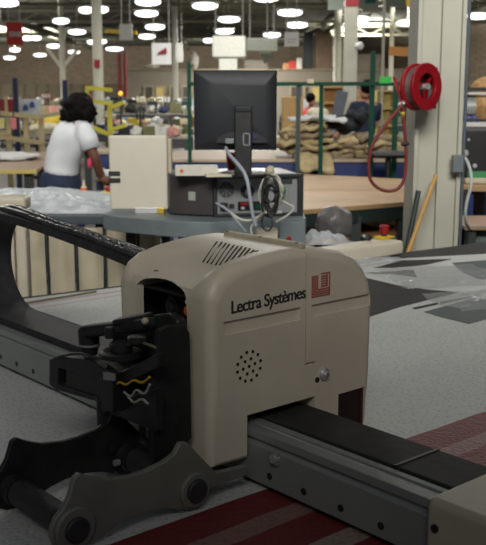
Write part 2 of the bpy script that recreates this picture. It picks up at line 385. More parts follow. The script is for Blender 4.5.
# partitions: office block across the hall
part = mat('office_panel', C(108, 101, 88), .8, var=.04, scale=.5)
part2 = mat('office_panel_low', C(132, 122, 98), .8, var=.04, scale=.5)
def office():
    Y = 56
    a = at(125, 93, Y); b = at(402, 93, Y)
    t = thing('office_block', ((a.x+b.x)/2, Y+2, 0), 'long beige office block with small dark windows at the back of the hall', 'office')
    MB().box(a.x, b.x, Y, Y+4, 0, at(200, 70, Y).z).build('wall', part, t)
    MB().box(a.x-.1, b.x+.1, Y-.1, Y+4.1, at(200, 70, Y).z, at(200, 69, Y).z).build('roof_edge', part2, t)
    dk = mat('dark_window', C(58, 54, 46), .4); yw = mat('lit_yellow_paper', C(168, 150, 90), .7)
    for x0, x1, mm in ((145.5, 152.5, dk), (157, 164, yw), (171, 176, dk), (183, 188, dk), (291, 299, dk), (305, 309, dk), (312, 322, yw), (362, 372, dk)):
        p = at(x0, 101, Y); q = at(x1, 87, Y)
        w = MB().box(p.x, q.x, Y-.05, Y+.02, p.z, q.z).build('window', mm, t)
        m = MB(); f = .09
        m.box(p.x-f, p.x, Y-.09, Y, p.z-f, q.z+f); m.box(q.x, q.x+f, Y-.09, Y, p.z-f, q.z+f); m.box(p.x, q.x, Y-.09, Y, q.z, q.z+f); m.box(p.x, q.x, Y-.09, Y, p.z-f, p.z)
        m.build('frame', part2, w)
office()
a = at(-40, 90, 66); b = at(124, 90, 66)
t = thing('low_partition', ((a.x+b.x)/2, 66, 0), 'low tan partition wall at the far left back of the hall', 'partition')
MB().box(a.x, b.x, 66, 66.3, 0, at(50, 84, 66).z).build('panel', mat('tan_partition', C(150, 138, 112), .8), t)
m = MB()
for i in range(14): x = a.x+(b.x-a.x)*(i+.5)/14; m.box(x-.06, x+.06, 65.9, 66, 0, at(50, 84, 66).z)
m.build('seams', part2, t)
# dark stacked things on top of the office block
for i, (x0, y0, x1, y1, col, lab, nm) in enumerate((
    (304, 33, 313.5, 68, (40, 42, 46), 'tall dark grey locker on the office roof, left of the brown one', 'tall_locker'),
    (315, 32, 332, 68, (104, 84, 66), 'tall brown cupboard on the office roof beside the pale column', 'tall_cupboard'),
    (358, 54, 381, 67, (120, 108, 96), 'wide low crate on the office roof right of the red topped column', 'crate'),
    (289, 61, 296, 69, (184, 56, 44), 'small red box on the office roof below the white square sign', 'box'),
    (283, 63, 289, 69, (170, 120, 84), 'small orange brown box on the office roof left of the red box', 'box'),
    (296.5, 58, 302, 69, (196, 192, 180), 'small white box on the office roof right of the red box', 'box'),
    (244, 60, 268, 69, (104, 98, 88), 'grey brown crate on the office roof right of the white duct outlet', 'crate'),
    (190, 52, 199, 69, (176, 172, 164), 'pale upright bundle on the office roof behind the left end of the monitor', 'bundle'),
    (144, 64, 158, 70, (170, 166, 150), 'white flattish bundle on the office roof below the white banner', 'bundle'),
    (333.5, 64.5, 341, 69, (200, 196, 180), 'small white tray on the office roof left of the pale column', 'tray'))):
    Y = 56.8; p = at(x0, y1, Y); q = at(x1, y0, Y); z0 = at(200, 69, 56).z; mm = mat('roof_item_%d' % i, C(*col), .7, var=.2, scale=2)
    if 'bundle' in nm:
        m = MB(); m.lump(((p.x+q.x)/2, Y, z0+(q.z-z0)/2), (q.x-p.x)/2, .4, (q.z-z0)/2, seed=i, amp=.3); tag(m.build(nm, mm, smooth=True), lab, 'bundle')
    else:
        t = thing(nm, ((p.x+q.x)/2, Y+.4, z0), lab, nm.split('_')[-1])
        MB().box(p.x, q.x, Y, Y+.8, z0, q.z).build('body', mm, t, bevel=.03)
        MB().box(p.x+.1, q.x-.1, Y-.03, Y-.001, z0+.12, q.z-.12).build('front_panel', mm, t, bevel=.01)

# ================================================================== far work tables with their clutter
leg_m = mat('table_leg_grey', C(50, 54, 56), .5)
def work_table(x0, x1, Y, depth, label, top=None, z=.8, name='work_table', legm=None):
    a = at(x0, 120, Y).x; b = at(x1, 120, Y).x
    t = thing(name, ((a+b)/2, Y+depth/2, 0), label, 'table')
    MB().box(a, b, Y, Y+depth, z-.04, z).build('tabletop', top or mat('grey_table_top', C(136, 132, 124), .6), t, bevel=.01)
    for x in (a+.08, b-.08):
        for y in (Y+.08, Y+depth-.08): MB().box(x-.035, x+.035, y-.035, y+.035, 0, z-.04).build('leg', legm or leg_m, t)
    if Y > 19: MB().box(a, b, Y+.02, Y+.05, z-.22, z-.04).build('apron', legm or leg_m, t)
    MB().box(a+.05, b-.05, Y+depth/2-.02, Y+depth/2+.02, .25, .31).build('stretcher', legm or leg_m, t)
    return a, b, Y, depth, z
PAL = [('white', (206, 206, 200)), ('black', (34, 34, 38)), ('tan', (166, 146, 112)), ('dark green', (38, 58, 52)), ('grey', (122, 124, 124)), ('navy blue', (34, 44, 76)),
       ('pale pink', (206, 150, 140)), ('brown', (106, 76, 54)), ('cream', (206, 196, 164)), ('yellow', (206, 180, 60)), ('light blue', (130, 160, 186)), ('red', (172, 50, 46)), ('orange', (206, 126, 50)), ('olive', (104, 102, 70))]
WTS = [11, 9, 8, 3, 6, 5, 2, 4, 7, 2, 2, 1.2, 1, 3]
ORD = ['first', 'second', 'third', 'fourth', 'fifth', 'sixth', 'seventh', 'eighth', 'ninth', 'tenth', 'eleventh', 'twelfth', 'thirteenth', 'fourteenth', 'fifteenth', 'sixteenth']
rng = random.Random(7)
def item(kind, p, w, h, d, m, seed, lab):
    r = random.Random(seed)
    x, y, z = p
    if kind == 'cloth_bundle':
        m2 = MB(); m2.lump((x, y, z+h*.45), w/2, d/2, h/2, seed=seed, amp=.4, fl=.15, rot=r.random()); return tag(m2.build(kind, m, smooth=True), lab, 'bundle')
    if kind == 'parts_bin':
        t = thing(kind, p, lab, 'bin')
        m2 = MB(); a = [(x-w/2, y-d/2, z), (x+w/2, y-d/2, z), (x+w/2, y+d/2, z), (x-w/2, y+d/2, z)]
        m2.box(x-w/2, x+w/2, y-d/2, y+d/2, z, z+.02)
        for q in ((x-w/2, x-w/2+.02, y-d/2, y+d/2), (x+w/2-.02, x+w/2, y-d/2, y+d/2), (x-w/2+.02, x+w/2-.02, y-d/2, y-d/2+.02), (x-w/2+.02, x+w/2-.02, y+d/2-.02, y+d/2)): m2.box(q[0], q[1], q[2], q[3], z+.02, z+h)
        m2.build('tub', m, t)
        m2 = MB(); m2.lump((x, y, z+h*.75), w*.42, d*.42, h*.38, seed=seed, amp=.4, sub=2); m2.build('contents', tand if seed % 2 else whitecloth, t, smooth=True); return t
    if kind == 'carton':
        t = thing(kind, p, lab, 'box')
        MB().box(x-w/2, x+w/2, y-d/2, y+d/2, z, z+h).build('body', m, t, bevel=.01)
        MB().box(x-w/2-.003, x+w/2+.003, y-.03, y+.03, z+h*.6, z+h+.004).build('tape_strip', creamd, t); return t
    if kind == 'sewing_machine':
        t = thing(kind, p, lab, 'sewing machine')
        MB().box(x-w/2, x+w/2, y-d/4, y+d/4, z, z+.05).build('bed', m, t, bevel=.01)
        MB().box(x+w*.26, x+w*.48, y-d/5, y+d/5, z+.05, z+h*.98).build('pillar', m, t, bevel=.02)
        MB().box(x-w/2, x+w*.48, y-d/5, y+d/5, z+h*.66, z+h).build('arm', m, t, bevel=.03)
        MB().cyl((x+w*.48, y, z+h*.75), (x+w*.56, y, z+h*.75), h*.2, 14).build('handwheel', blackm, t)
        MB().cyl((x-w*.4, y, z+.05), (x-w*.4, y, z+h*.67), .012, 8).build('needle_bar', shine, t)
        return t
    if kind == 'thread_stand':
        t = thing(kind, p, lab, 'thread stand')
        MB().cyl((x, y, z), (x, y, z+h*1.5), .02, 8).build('pole', leg_m, t)
        MB().box(x-w/2, x+w/2, y-.04, y+.04, z+h*.8, z+h*.84).build('tray', leg_m, t)
        for k in (-1, 0, 1): MB().tube([(x+k*w*.36, y, z+h*.84), (x+k*w*.36, y, z+h*1.25)], [w*.15, w*.08], 12).build('thread_cone', m, t)
        return t
KN = {'cloth_bundle': 'cloth heap', 'parts_bin': 'cloth tub', 'carton': 'carton', 'sewing_machine': 'sewing machine', 'thread_stand': 'thread stand'}
def IM(cn): return mat('item_'+cn.replace(' ', '_'), C(*dict(PAL)[cn]), .8, var=.2, scale=6)
def clutter(tb, where, n, hmin=.18, hmax=.55, seed=1, row='from left', fy=.45):
    a, b, Y, depth, z = tb; r = random.Random(seed)
    step = (b-a)/n
    for i in range(n):
        cn, col = r.choices(PAL, WTS)[0]
        k = r.choices(['cloth_bundle', 'carton', 'parts_bin', 'sewing_machine', 'thread_stand'], [5, 2.5, 2, 3, 1.6])[0]
        w = min(step*.95, r.uniform(.4, .95)); h = min(r.uniform(hmin, hmax), w*.95); d = min(depth*.6, w)
        if k == 'sewing_machine': cn, col = r.choice([PAL[0], PAL[4], PAL[3], PAL[8]]); w = min(step*.85, .6); h = .38
        if k == 'thread_stand': w = min(.4, step*.8); h = .42; cn, col = r.choice([PAL[0], PAL[1], PAL[8], PAL[11]])
        item(k, Vector((a+step*(i+.5), Y+depth*fy+r.uniform(-.12, .12), z)), w, h, d, IM(cn), seed*40+i,
             '%s %s on %s, %s %s' % (cn, KN[k], where, ORD[i], row))['group'] = KN[k]+'s on the far tables'
TABS = [(116, 190, 19.5, 1.6, 'nearest table behind console', 6), (60, 112, 22.5, 1.5, 'table behind white-shirted person', 6),
        (104, 192, 26, 1.6, 'second table behind console', 8), (-10, 60, 26, 1.5, 'table behind rail rack', 7),
        (96, 192, 34, 1.6, 'third table behind console', 10), (-20, 92, 34, 1.6, 'far table behind rail rack', 12),
        (100, 230, 45, 1.8, 'farthest table before office block', 15), (-30, 95, 46, 1.8, 'farthest table before tan partition', 13),
        (280, 342, 22, 1.4, 'near table behind green rack', 5), (280, 345, 33, 1.6, 'farther table behind the green rack', 7), (358, 408, 30, 1.6, 'far table beside large column', 5),
        (112, 192, 29.5, 1.2, 'first raised bench behind console', 7, 1.15), (100, 192, 39.5, 1.2, 'second raised bench behind console', 10, 1.3), (-20, 90, 39.5, 1.2, 'raised bench behind rail rack', 11, 1.3), (-10, 58, 30, 1.2, 'low raised bench behind rail rack', 7, 1.1)]
for i, (x0, x1, Y, d, w, n, *zz) in enumerate(TABS):
    tb = work_table(x0, x1, Y, d, w+', cluttered with sewing work', z=zz[0] if zz else .8)
    two = x0 < 120 and Y < 40
    clutter(tb, w, n, seed=i+3, hmax=.55 if Y < 40 else .8, row='from left, front row' if two else 'from left', fy=.22 if two else .45)
    if two: clutter(tb, w, n, seed=i+60, hmin=.3, hmax=.7, row='from left, back row', fy=.75)

# yellow framed rack, andon light, wooden rail rack on the left
Yy = 17.5
t = thing('tube_rack', (at(107, 130, Yy).x, Yy, 0), 'yellow tube rack right of the woman in the white shirt', 'rack')
yt = mat('yellow_tube', C(196, 184, 44), .5)
p = at(110, 130, Yy).x
MB().box(p-.04, p+.04, Yy, Yy+.08, 0, at(110, 103, Yy).z).build('post', yt, t)
q = at(88, 130, Yy).x
MB().box(q-.03, q+.03, Yy, Yy+.06, 0, at(88, 86, Yy).z).build('post', yt, t)
for a, b in (((86,100),(112,104)), ((92,127),(108,134)), ((110,130),(126,125)), ((110,108),(124,102)), ((88,88),(112,90))):
    MB().bar(at(*a, Yy), at(*b, Yy), .07, .07).build('arm', yt, t)
t = thing('signal_lamp', at(120.5, 100, 24)-Vector((0, 0, .0)), 'small glowing orange signal lamp below the red pipes', 'lamp')
t.location.z = 0; t['_w'] = tuple(t.location)
pz = at(120.5, 93.5, 24)
MB().cyl((pz.x, 24, 0), (pz.x, 24, pz.z-.05), .03, 8).build('pole', leg_m, t)
MB().lump(pz, .055, .055, .06, amp=0, sub=2).build('bulb', mat('orange_glow', (1, .42, .03), .4, var=0, emis=1.6), t, smooth=True)
# wooden rail rack
Yr = 13.2; wr = mat('pale_wood_rail', C(166, 150, 112), .6)
t = thing('rail_rack', (at(25, 130, Yr).x, Yr, 0), 'rack of pale wooden rails and posts at left behind the brown table', 'rack')
for x in (8, 26, 41):
    c = at(x, 130, Yr).x; MB().box(c-.035, c+.035, Yr, Yr+.06, 0, at(x, 114, Yr).z).build('post', wr, t)
for a, b in (((-12, 112), (43, 117.5)), ((-12, 135), (43, 143)), ((-12, 128), (10, 135))):
    MB().bar(at(*a, Yr-.02), at(*b, Yr-.02), .05, .06).build('rail', wr, t)
MB().bar(at(41, 116, Yr), at(62, 113, Yr+1.5), .05, .06).build('rail', wr, t)
# boards with red/blue and posts behind it
dr = mat('dark_red_board', C(112, 26, 34), .7)
for x0, x1, s in ((-6, 4.5, 'left'), (8, 15.5, 'right')):
    p = at(x0, 114, 16); q = at(x1, 99, 16); tt = thing('red_board', ((p.x+q.x)/2, 16, 0), 'dark red upright board behind the wooden rail rack, %s one of two' % s, 'board')
    MB().box(p.x, q.x, 16, 16.05, p.z, q.z).build('panel', dr, tt)
    MB().box(q.x, q.x+.05, 16, 16.06, 0, q.z+.05).build('post', wr, tt)
p = at(17.5, 118, 16.6); q = at(40.5, 99, 16.6)
tt = thing('notice_board', ((p.x+q.x)/2, 16.6, 0), 'white notice board with two blue shapes at far left', 'board')
MB().box(p.x, q.x, 16.6, 16.64, p.z, q.z).build('panel', mat('notice_white', C(176, 182, 186), .6), tt)
bl = mat('notice_blue', C(40, 70, 132), .6)
for x, y in ((25.5, 107.5), (32, 104.5)):
    c = at(x, y, 16.58); m = MB(); m.prism([c+Vector((-.05, 0, -.05)), c+Vector((.05, 0, -.05)), c+Vector((.04, 0, .03)), c+Vector((0, 0, .06)), c+Vector((-.04, 0, .02))], (0, -.008, 0)); m.build('blue_shape', bl, tt)
for x in (p.x+.1, q.x-.1): MB().box(x-.02, x+.02, 16.62, 16.66, 0, p.z+.02).build('leg', leg_m, tt)
for x, y0, lab in ((15.5, 78, 'dark blue post rising left of the notice board'), (65, 80, 'dark blue post just left of the head of the woman in white')):
    c = at(x, 100, 15).x; tt = thing('dark_post', (c, 15, 0), lab, 'post')
    MB().box(c-.035, c+.035, 15, 15.07, 0, at(x, y0, 15).z).build('post', navy, tt); MB().box(c-.12, c+.12, 14.93, 15.14, 0, .02).build('foot', navy, tt)
for x, y0, x1, y1, Y, col, lab in ((11, 118, 16, 129, 13, (214, 120, 124), 'pink tag card hanging from the wooden rails'), (-4, 118, 4, 128, 13, (196, 190, 120), 'yellow green card hanging at the left end of the wooden rails')):
    p = at(x, y1, Y); q = at(x1, y0, Y); tt = thing('hanging_card', ((p.x+q.x)/2, Y, p.z), lab, 'card')
    MB().box(p.x, q.x, Y, Y+.02, p.z, q.z).build('card', mat('card_'+str(col[0]), C(*col), .7), tt)
    MB().cyl(((p.x+q.x)/2, Y+.01, q.z), ((p.x+q.x)/2, Y+.01, q.z+.12), .008, 6).build('string', leg_m, tt)
tb = work_table(20, 70, 15.2, 1.2, 'small grey table behind the wooden rail rack holding yellow cloth', z=1.0)
item('cloth_bundle', Vector((at(47, 110, 15.6).x, 16.0, 1.0)), .62, .34, .5, IM('yellow'), 501, 'bright yellow orange heap of cloth left of the woman\'s head')
item('cloth_bundle', Vector((at(47, 110, 15.4).x, 15.42, 1.0)), .7, .2, .3, IM('cream'), 502, 'flat cream heap of cloth in front of the yellow one')
item('cloth_bundle', Vector((at(64, 110, 15.6).x, 15.7, 1.0)), .2, .36, .3, IM('white'), 503, 'small white heap of cloth touching the woman\'s hair')

# ================================================================== people
def body(name, pts, edges, radii, m, parent, sub=2):
    me = bpy.data.meshes.new(name); w = Vector(parent['_w'])
    me.from_pydata([Vector(p)-w for p in pts], edges, []); me.update()
    o = bpy.data.objects.new(name, me); COL.objects.link(o)
    sk = o.modifiers.new('s', 'SKIN'); sk.use_smooth_shade = True
    for i, v in enumerate(me.skin_vertices[0].data):
        r = radii[i]; v.radius = r if isinstance(r, tuple) else (r, r); v.use_root = (i == 0)
    ss = o.modifiers.new('u', 'SUBSURF'); ss.levels = sub; ss.render_levels = sub
    baked(o); o.data.materials.clear(); o.data.materials.append(m)
    for p in o.data.polygons: p.use_smooth = True
    o.parent = parent; o['_w'] = tuple(w); return o
def hand(pr, wrist, fwd, upv, m, s=1, side=1, curl=.5):
    f = Vector(fwd).normalized(); n = Vector(upv).normalized(); n = (n-f*n.dot(f)).normalized(); l = f.cross(n)*side
    wrist = Vector(wrist); mm = MB()
    mm.tube([wrist-f*.02, wrist+f*.02*s, wrist+f*.05*s, wrist+f*.085*s], [.022*s, .03*s, .036*s, .03*s], 12)
    for k, (o, L) in enumerate(((-.028, .06), (-.01, .072), (.009, .07), (.027, .055))):
        b = wrist+f*.075*s+l*o*s
        mm.tube([b, b+f*L*.45*s-n*.006*s, b+f*L*.8*s-n*.02*curl*2*s, b+f*L*s-n*.04*curl*2*s], [.0095*s, .009*s, .008*s, .006*s], 8)
    b = wrist+f*.025*s-l*.025*s
    mm.tube([b, b+f*.03*s-l*.025*s-n*.01, b+f*.06*s-l*.03*s-n*.02], [.012*s, .011*s, .008*s], 8)
    return mm.build('hand', m, pr, smooth=True)
def woman():
    Y = 8.0
    P = lambda x, y, dy=0: at(x, y, Y+dy)
    hip = P(61, 194); t = thing('person', (hip.x, Y, 0), 'person with black hair in white T-shirt and dark jeans working with back turned', 'person')
    ch = P(74, 140); nk = P(80, 118); hd = P(81, 108)
    # body: pelvis, waist, chest, upper chest, neck, arms, legs
    shR = P(85, 132, -.10); elR = P(95, 158, -.12); wrR = P(101, 178, .0)
    shL = P(70, 127, .16); elL = P(95, 160, .25); wrL = P(104, 181, .15)
    k = Vector
    pts = [hip, P(61, 178), P(65, 158), P(70, 136), P(79, 124), P(82, 112), P(84, 104), shR, elR, wrR, shL, elL, wrL,
           hip+k((-.11, 0, -.12)), k((hip.x-.12, Y+.02, .45)), k((hip.x-.12, Y+.05, .07)), hip+k((.11, .02, -.12)), k((hip.x+.12, Y+.04, .45)), k((hip.x+.13, Y+.08, .07))]
    ed = [(0,1), (1,2), (2,3), (3,4), (4,5), (5,6), (3,7), (7,8), (8,9), (3,10), (10,11), (11,12), (0,13), (13,14), (14,15), (0,16), (16,17), (17,18)]
    rad = [.1, .12, .125, .12, .08, .05, .06, .055, .045, .03, .055, .045, .03, .08, .075, .05, .08, .075, .05]
    body('body', pts, ed, rad, skin, t)
    # head
    hc = P(84.5, 110); m = MB(); m.lump(hc, .082, .098, .115, amp=0, rot=.5); fdir = Vector((.8, .5, -.35)).normalized()
    m.lump(hc+fdir*.1, .015, .015, .02, amp=0, sub=2); m.lump(hc+fdir*.02+Vector((.05, -.08, 0)), .012, .02, .03, amp=0, sub=2)
    m.build('head', skin, t, smooth=True)
    m = MB()
    for s in (-1, 1): e = hc+fdir*.088+fdir.cross(Zv)*.032*s+Zv*.02; m.lump(e, .01, .01, .008, amp=0, sub=2)
    m.build('eyes', darkv, t, smooth=True)
    m = MB(); e = hc+fdir*.088-Zv*.05; m.lump(e, .022, .02, .006, amp=0, sub=2); m.build('mouth', mat('lips', C(120, 60, 56), .5), t, smooth=True)
    # hair
    m = MB(); m.lump(P(79.5, 107.5), .125, .13, .115, seed=4, amp=.16, sub=4); m.lump(P(71, 114, .02), .085, .12, .085, seed=5, amp=.3, sub=3); m.lump(P(87, 114, -.03), .075, .10, .09, seed=6, amp=.25); m.lump(P(66, 118, .03), .055, .08, .04, seed=8, amp=.3)
    m.build('hair', hair, t, smooth=True)
    # shirt
    shirt = mat('white_tshirt', C(206, 208, 212), .9, var=.04, scale=8, bump=.35, bscale=7)
    pts = [P(60.5, 178), P(62, 170), P(64.5, 155), P(68, 141), P(72, 129), P(77, 121), P(82, 133, -.08), P(88.5, 147, -.11), P(69, 129, .15), P(80, 142, .22), P(62, 133, .06)]
    body('shirt', pts, [(0,1), (1,2), (2,3), (3,4), (4,5), (3,6), (6,7), (3,8), (8,9), (3,10)], [(.17, .16), (.17, .16), (.165, .155), (.155, .15), (.135, .13), (.075, .075), .105, .078, .105, .08, .12], shirt, t)
    so = [c for c in t.children if c.name.startswith('shirt')][0]
    for v in so.data.vertices:
        n_ = noise.noise(Vector((v.co.x*5, v.co.y*5, v.co.z*9)))*.018; d_ = Vector((v.co.x, v.co.y, 0)).normalized(); v.co += d_*n_
    m = MB()
    prof = [(.19, .150), (.17, .158), (.1, .178), (.02, .192), (-.06, .19), (-.11, .16)]
    m.lathe(hip, Zv, prof, 28)
    for sx in (-1, 1):
        m.tube([hip+k((.085*sx, 0, -.02)), hip+k((.095*sx, 0, -.12)), k((hip.x+.11*sx, Y+.02, .45)), k((hip.x+.125*sx, Y+.05, .08))], [.1, .105, .08, .07], 16)
    m.build('jeans', denim, t, smooth=True)
    m = MB(); m.tube([P(78, 128, -.05), P(83, 131, -.09), P(88, 140, -.11), P(91, 149, -.12)], [.07, .088, .085, .08], 20); m.build('sleeve', shirt, t, smooth=True)
    m = MB(); q = P(58, 187, -.20); m.box(q.x-.055, q.x+.045, q.y, q.y+.01, q.z-.055, q.z+.03); m.build('back_pocket', denim, t, bevel=.004)
    hand(t, wrR, Vector((.7, .5, -.45)), Zv, skin, 1, 1); hand(t, wrL, Vector((.8, .2, -.3)), Zv, skin, 1, -1)
    m = MB(); q = P(92, 163, -.2); m.lump(P(89.5, 163, -.14), .02, .02, .045, amp=.2); m.build('pink_tag', mat('pink_tag', C(206, 60, 96), .6), t, smooth=True)
    for s in (-1, 1): m = MB(); m.lump((hip.x+.125*s, Y+.0, .05), .05, .14, .05, amp=.05); m.build('shoe', blackp, t, smooth=True)
woman()
def figure(x, Y, hy, top, pants, hairm, label, yaw=0, skinm=skinl, sit=False, topname='shirt', arm_fwd=.25):
    h0 = at(x, hy, Y); X = h0.x; Hh = h0.z+.12 if not sit else h0.z+.12
    t = thing('person', (X, Y, 0), label, 'person'); R = Matrix.Rotation(yaw, 3, 'Z')
    s = Hh/1.72 if not sit else .95
    base = 0 if not sit else Hh-1.72*s
    def q(a, b, c): return Vector((X, Y, 0))+R @ Vector((a*s, b*s, 0))+Vector((0, 0, base+c*s))
    hip = q(0, 0, .95)
    if sit: kn = [q(-.12, .42, .93), q(.12, .42, .93)]; ft = [q(-.12, .45, .55), q(.12, .45, .55)]
    else: kn = [q(-.11, .02, .5), q(.11, .02, .5)]; ft = [q(-.12, 0, .06), q(.12, 0, .06)]
    pts = [hip, q(0, 0, 1.15), q(0, 0, 1.35), q(0, 0, 1.46), q(0, .02, 1.56), q(-.19, 0, 1.40), q(-.25, arm_fwd*.4, 1.14), q(-.2, arm_fwd+.1, 1.02), q(.19, 0, 1.40), q(.25, arm_fwd*.4, 1.14), q(.2, arm_fwd+.1, 1.02),
           q(-.1, 0, .88), kn[0], ft[0], q(.1, 0, .88), kn[1], ft[1]]
    body('body', pts, [(0,1), (1,2), (2,3), (3,4), (2,5), (5,6), (6,7), (2,8), (8,9), (9,10), (0,11), (11,12), (12,13), (0,14), (14,15), (15,16)],
         [.13*s, .12*s, .12*s, .06*s, .05*s, .06*s, .04*s, .028*s, .06*s, .04*s, .028*s, .09*s, .06*s, .04*s, .09*s, .06*s, .04*s], skinm, t)
    m = MB(); m.lump(q(0, .02, 1.62), .075*s, .095*s, .115*s, amp=0); m.lump(q(0, .12, 1.61), .014, .02, .02, amp=0, sub=2); m.lump(q(-.08, .02, 1.61), .012, .02, .03, amp=0, sub=2); m.lump(q(.08, .02, 1.61), .012, .02, .03, amp=0, sub=2)
    m.build('head', skinm, t, smooth=True)
    m = MB(); m.lump(q(0, -.02, 1.66), .092*s, .105*s, .1*s, seed=3, amp=.12); m.build('hair', hairm, t, smooth=True)
    body(topname, [q(0, 0, .93), q(0, 0, 1.1), q(0, 0, 1.25), q(0, 0, 1.38), q(0, 0, 1.47), q(-.19, 0, 1.40), q(-.24, arm_fwd*.3, 1.2), q(.19, 0, 1.40), q(.24, arm_fwd*.3, 1.2)],
         [(0,1), (1,2), (2,3), (3,4), (3,5), (5,6), (3,7), (7,8)], [.16*s, .15*s, .15*s, .14*s, .07*s, .08*s, .065*s, .08*s, .065*s], top, t)
    body('trousers', [q(0, 0, .95), q(-.1, 0, .86), kn[0], ft[0]+Vector((0, 0, .06)), q(.1, 0, .86), kn[1], ft[1]+Vector((0, 0, .06))], [(0,1), (1,2), (2,3), (0,4), (4,5), (5,6)], [.15*s, .11*s, .075*s, .06*s, .11*s, .075*s, .06*s], pants, t)
    hand(t, q(-.2, arm_fwd+.12, 1.01), R @ Vector((0, 1, -.2)), Zv, skinm, s, -1); hand(t, q(.2, arm_fwd+.12, 1.01), R @ Vector((0, 1, -.2)), Zv, skinm, s, 1)
    for f in ft: m = MB(); d = R @ Vector((0, .05, 0)); m.lump((f.x+d.x, f.y+d.y, max(.05, f.z)), .05*s, .05*s+.07*s, .05, amp=.05, rot=yaw); m.build('shoe', blackp, t, smooth=True)
    return t, q
figure(366, 13.5, 91, navy, navy, hair, 'person in dark navy clothes standing behind the green rack, left of the large column', yaw=.5)
t, q = figure(311, 18, 101, mat('salmon_shirt', C(212, 92, 96), .9), denim, hair, 'person in a salmon pink shirt standing at the table behind the green rack', yaw=-.6)
def blonde_person():
    t, q = figure(480.5, 8.2, 97, mat('patterned_top', C(90, 100, 150), .9, var=.7, scale=30), navy, blonde, 'person with long blonde hair and blue patterned top at the right edge, seen from behind', yaw=.3)
    m = MB(); m.lump(q(0, -.04, 1.55), .12, .12, .21, seed=9, amp=.15, sub=4); m.build('long_hair', blonde, t, smooth=True)
blonde_person()

# ================================================================== middle ground: operator desk with computer
DZ = 1.0
def rb(name, o, yaw, x0, x1, y0, y1, z0, z1, m, parent, bevel=0, seg=2):   # box in a yawed frame at o
    c, s = math.cos(yaw), math.sin(yaw); fr = lambda a, b, z: Vector((o.x+a*c-b*s, o.y+a*s+b*c, o.z+z))
    return MB().box(x0, x1, y0, y1, z0, z1, fr).build(name, m, parent, bevel=bevel, seg=seg)
def desk():
    a = onz(103, 214, DZ); b = onz(306, 216, DZ)
    t = thing('console_desk', ((a.x+b.x)/2, 4.35, 0), 'grey blue steel console desk carrying the computer, behind the cutter', 'desk')
    pl = [onz(103, 214, DZ), onz(118, 216.5, DZ), onz(170, 221, DZ), onz(214, 222, DZ), onz(306, 218, DZ)]
    back = [Vector((b.x, 5.0, DZ)), Vector((a.x+.04, 5.0, DZ))]
    poly = [Vector((p.x, p.y, DZ-.075)) for p in pl+back]
    MB().prism(poly, (0, 0, .075)).build('desktop', grey_desk, t, bevel=.004)
    for x, y in ((a.x+.12, 4.9), (b.x-.08, 4.9), (b.x-.08, 4.45), (a.x+.7, 4.45), (a.x+.12, 4.75)):
        MB().box(x-.025, x+.025, y-.025, y+.025, 0, DZ-.075).build('leg', dgreen_p, t)
    p = onz(242, 236, .9)
    MB().box(onz(234,240,.9).x, onz(250,240,.9).x, 4.4, 4.6, 0, DZ-.075).build('pedestal', blackp, t, bevel=.005)
    q = at(291, 232, 4.28); MB().box(q.x-.055, q.x+.065, 4.27, 4.29, q.z-.07, q.z+.05).build('switch_plate', grey_desk, t, bevel=.004)
    MB().cyl((q.x-.01, 4.262, q.z-.03), (q.x-.01, 4.274, q.z-.03), .012, 14).build('red_button', redp, t)
    q = at(268, 236, 4.2); tag(MB().box(q.x-.055, q.x+.045, 4.2, 4.26, DZ-.16, DZ-.02).build('power_brick', cream, bevel=.008), 'small cream power supply block hanging in the cables at the desk edge', 'power supply')
desk()
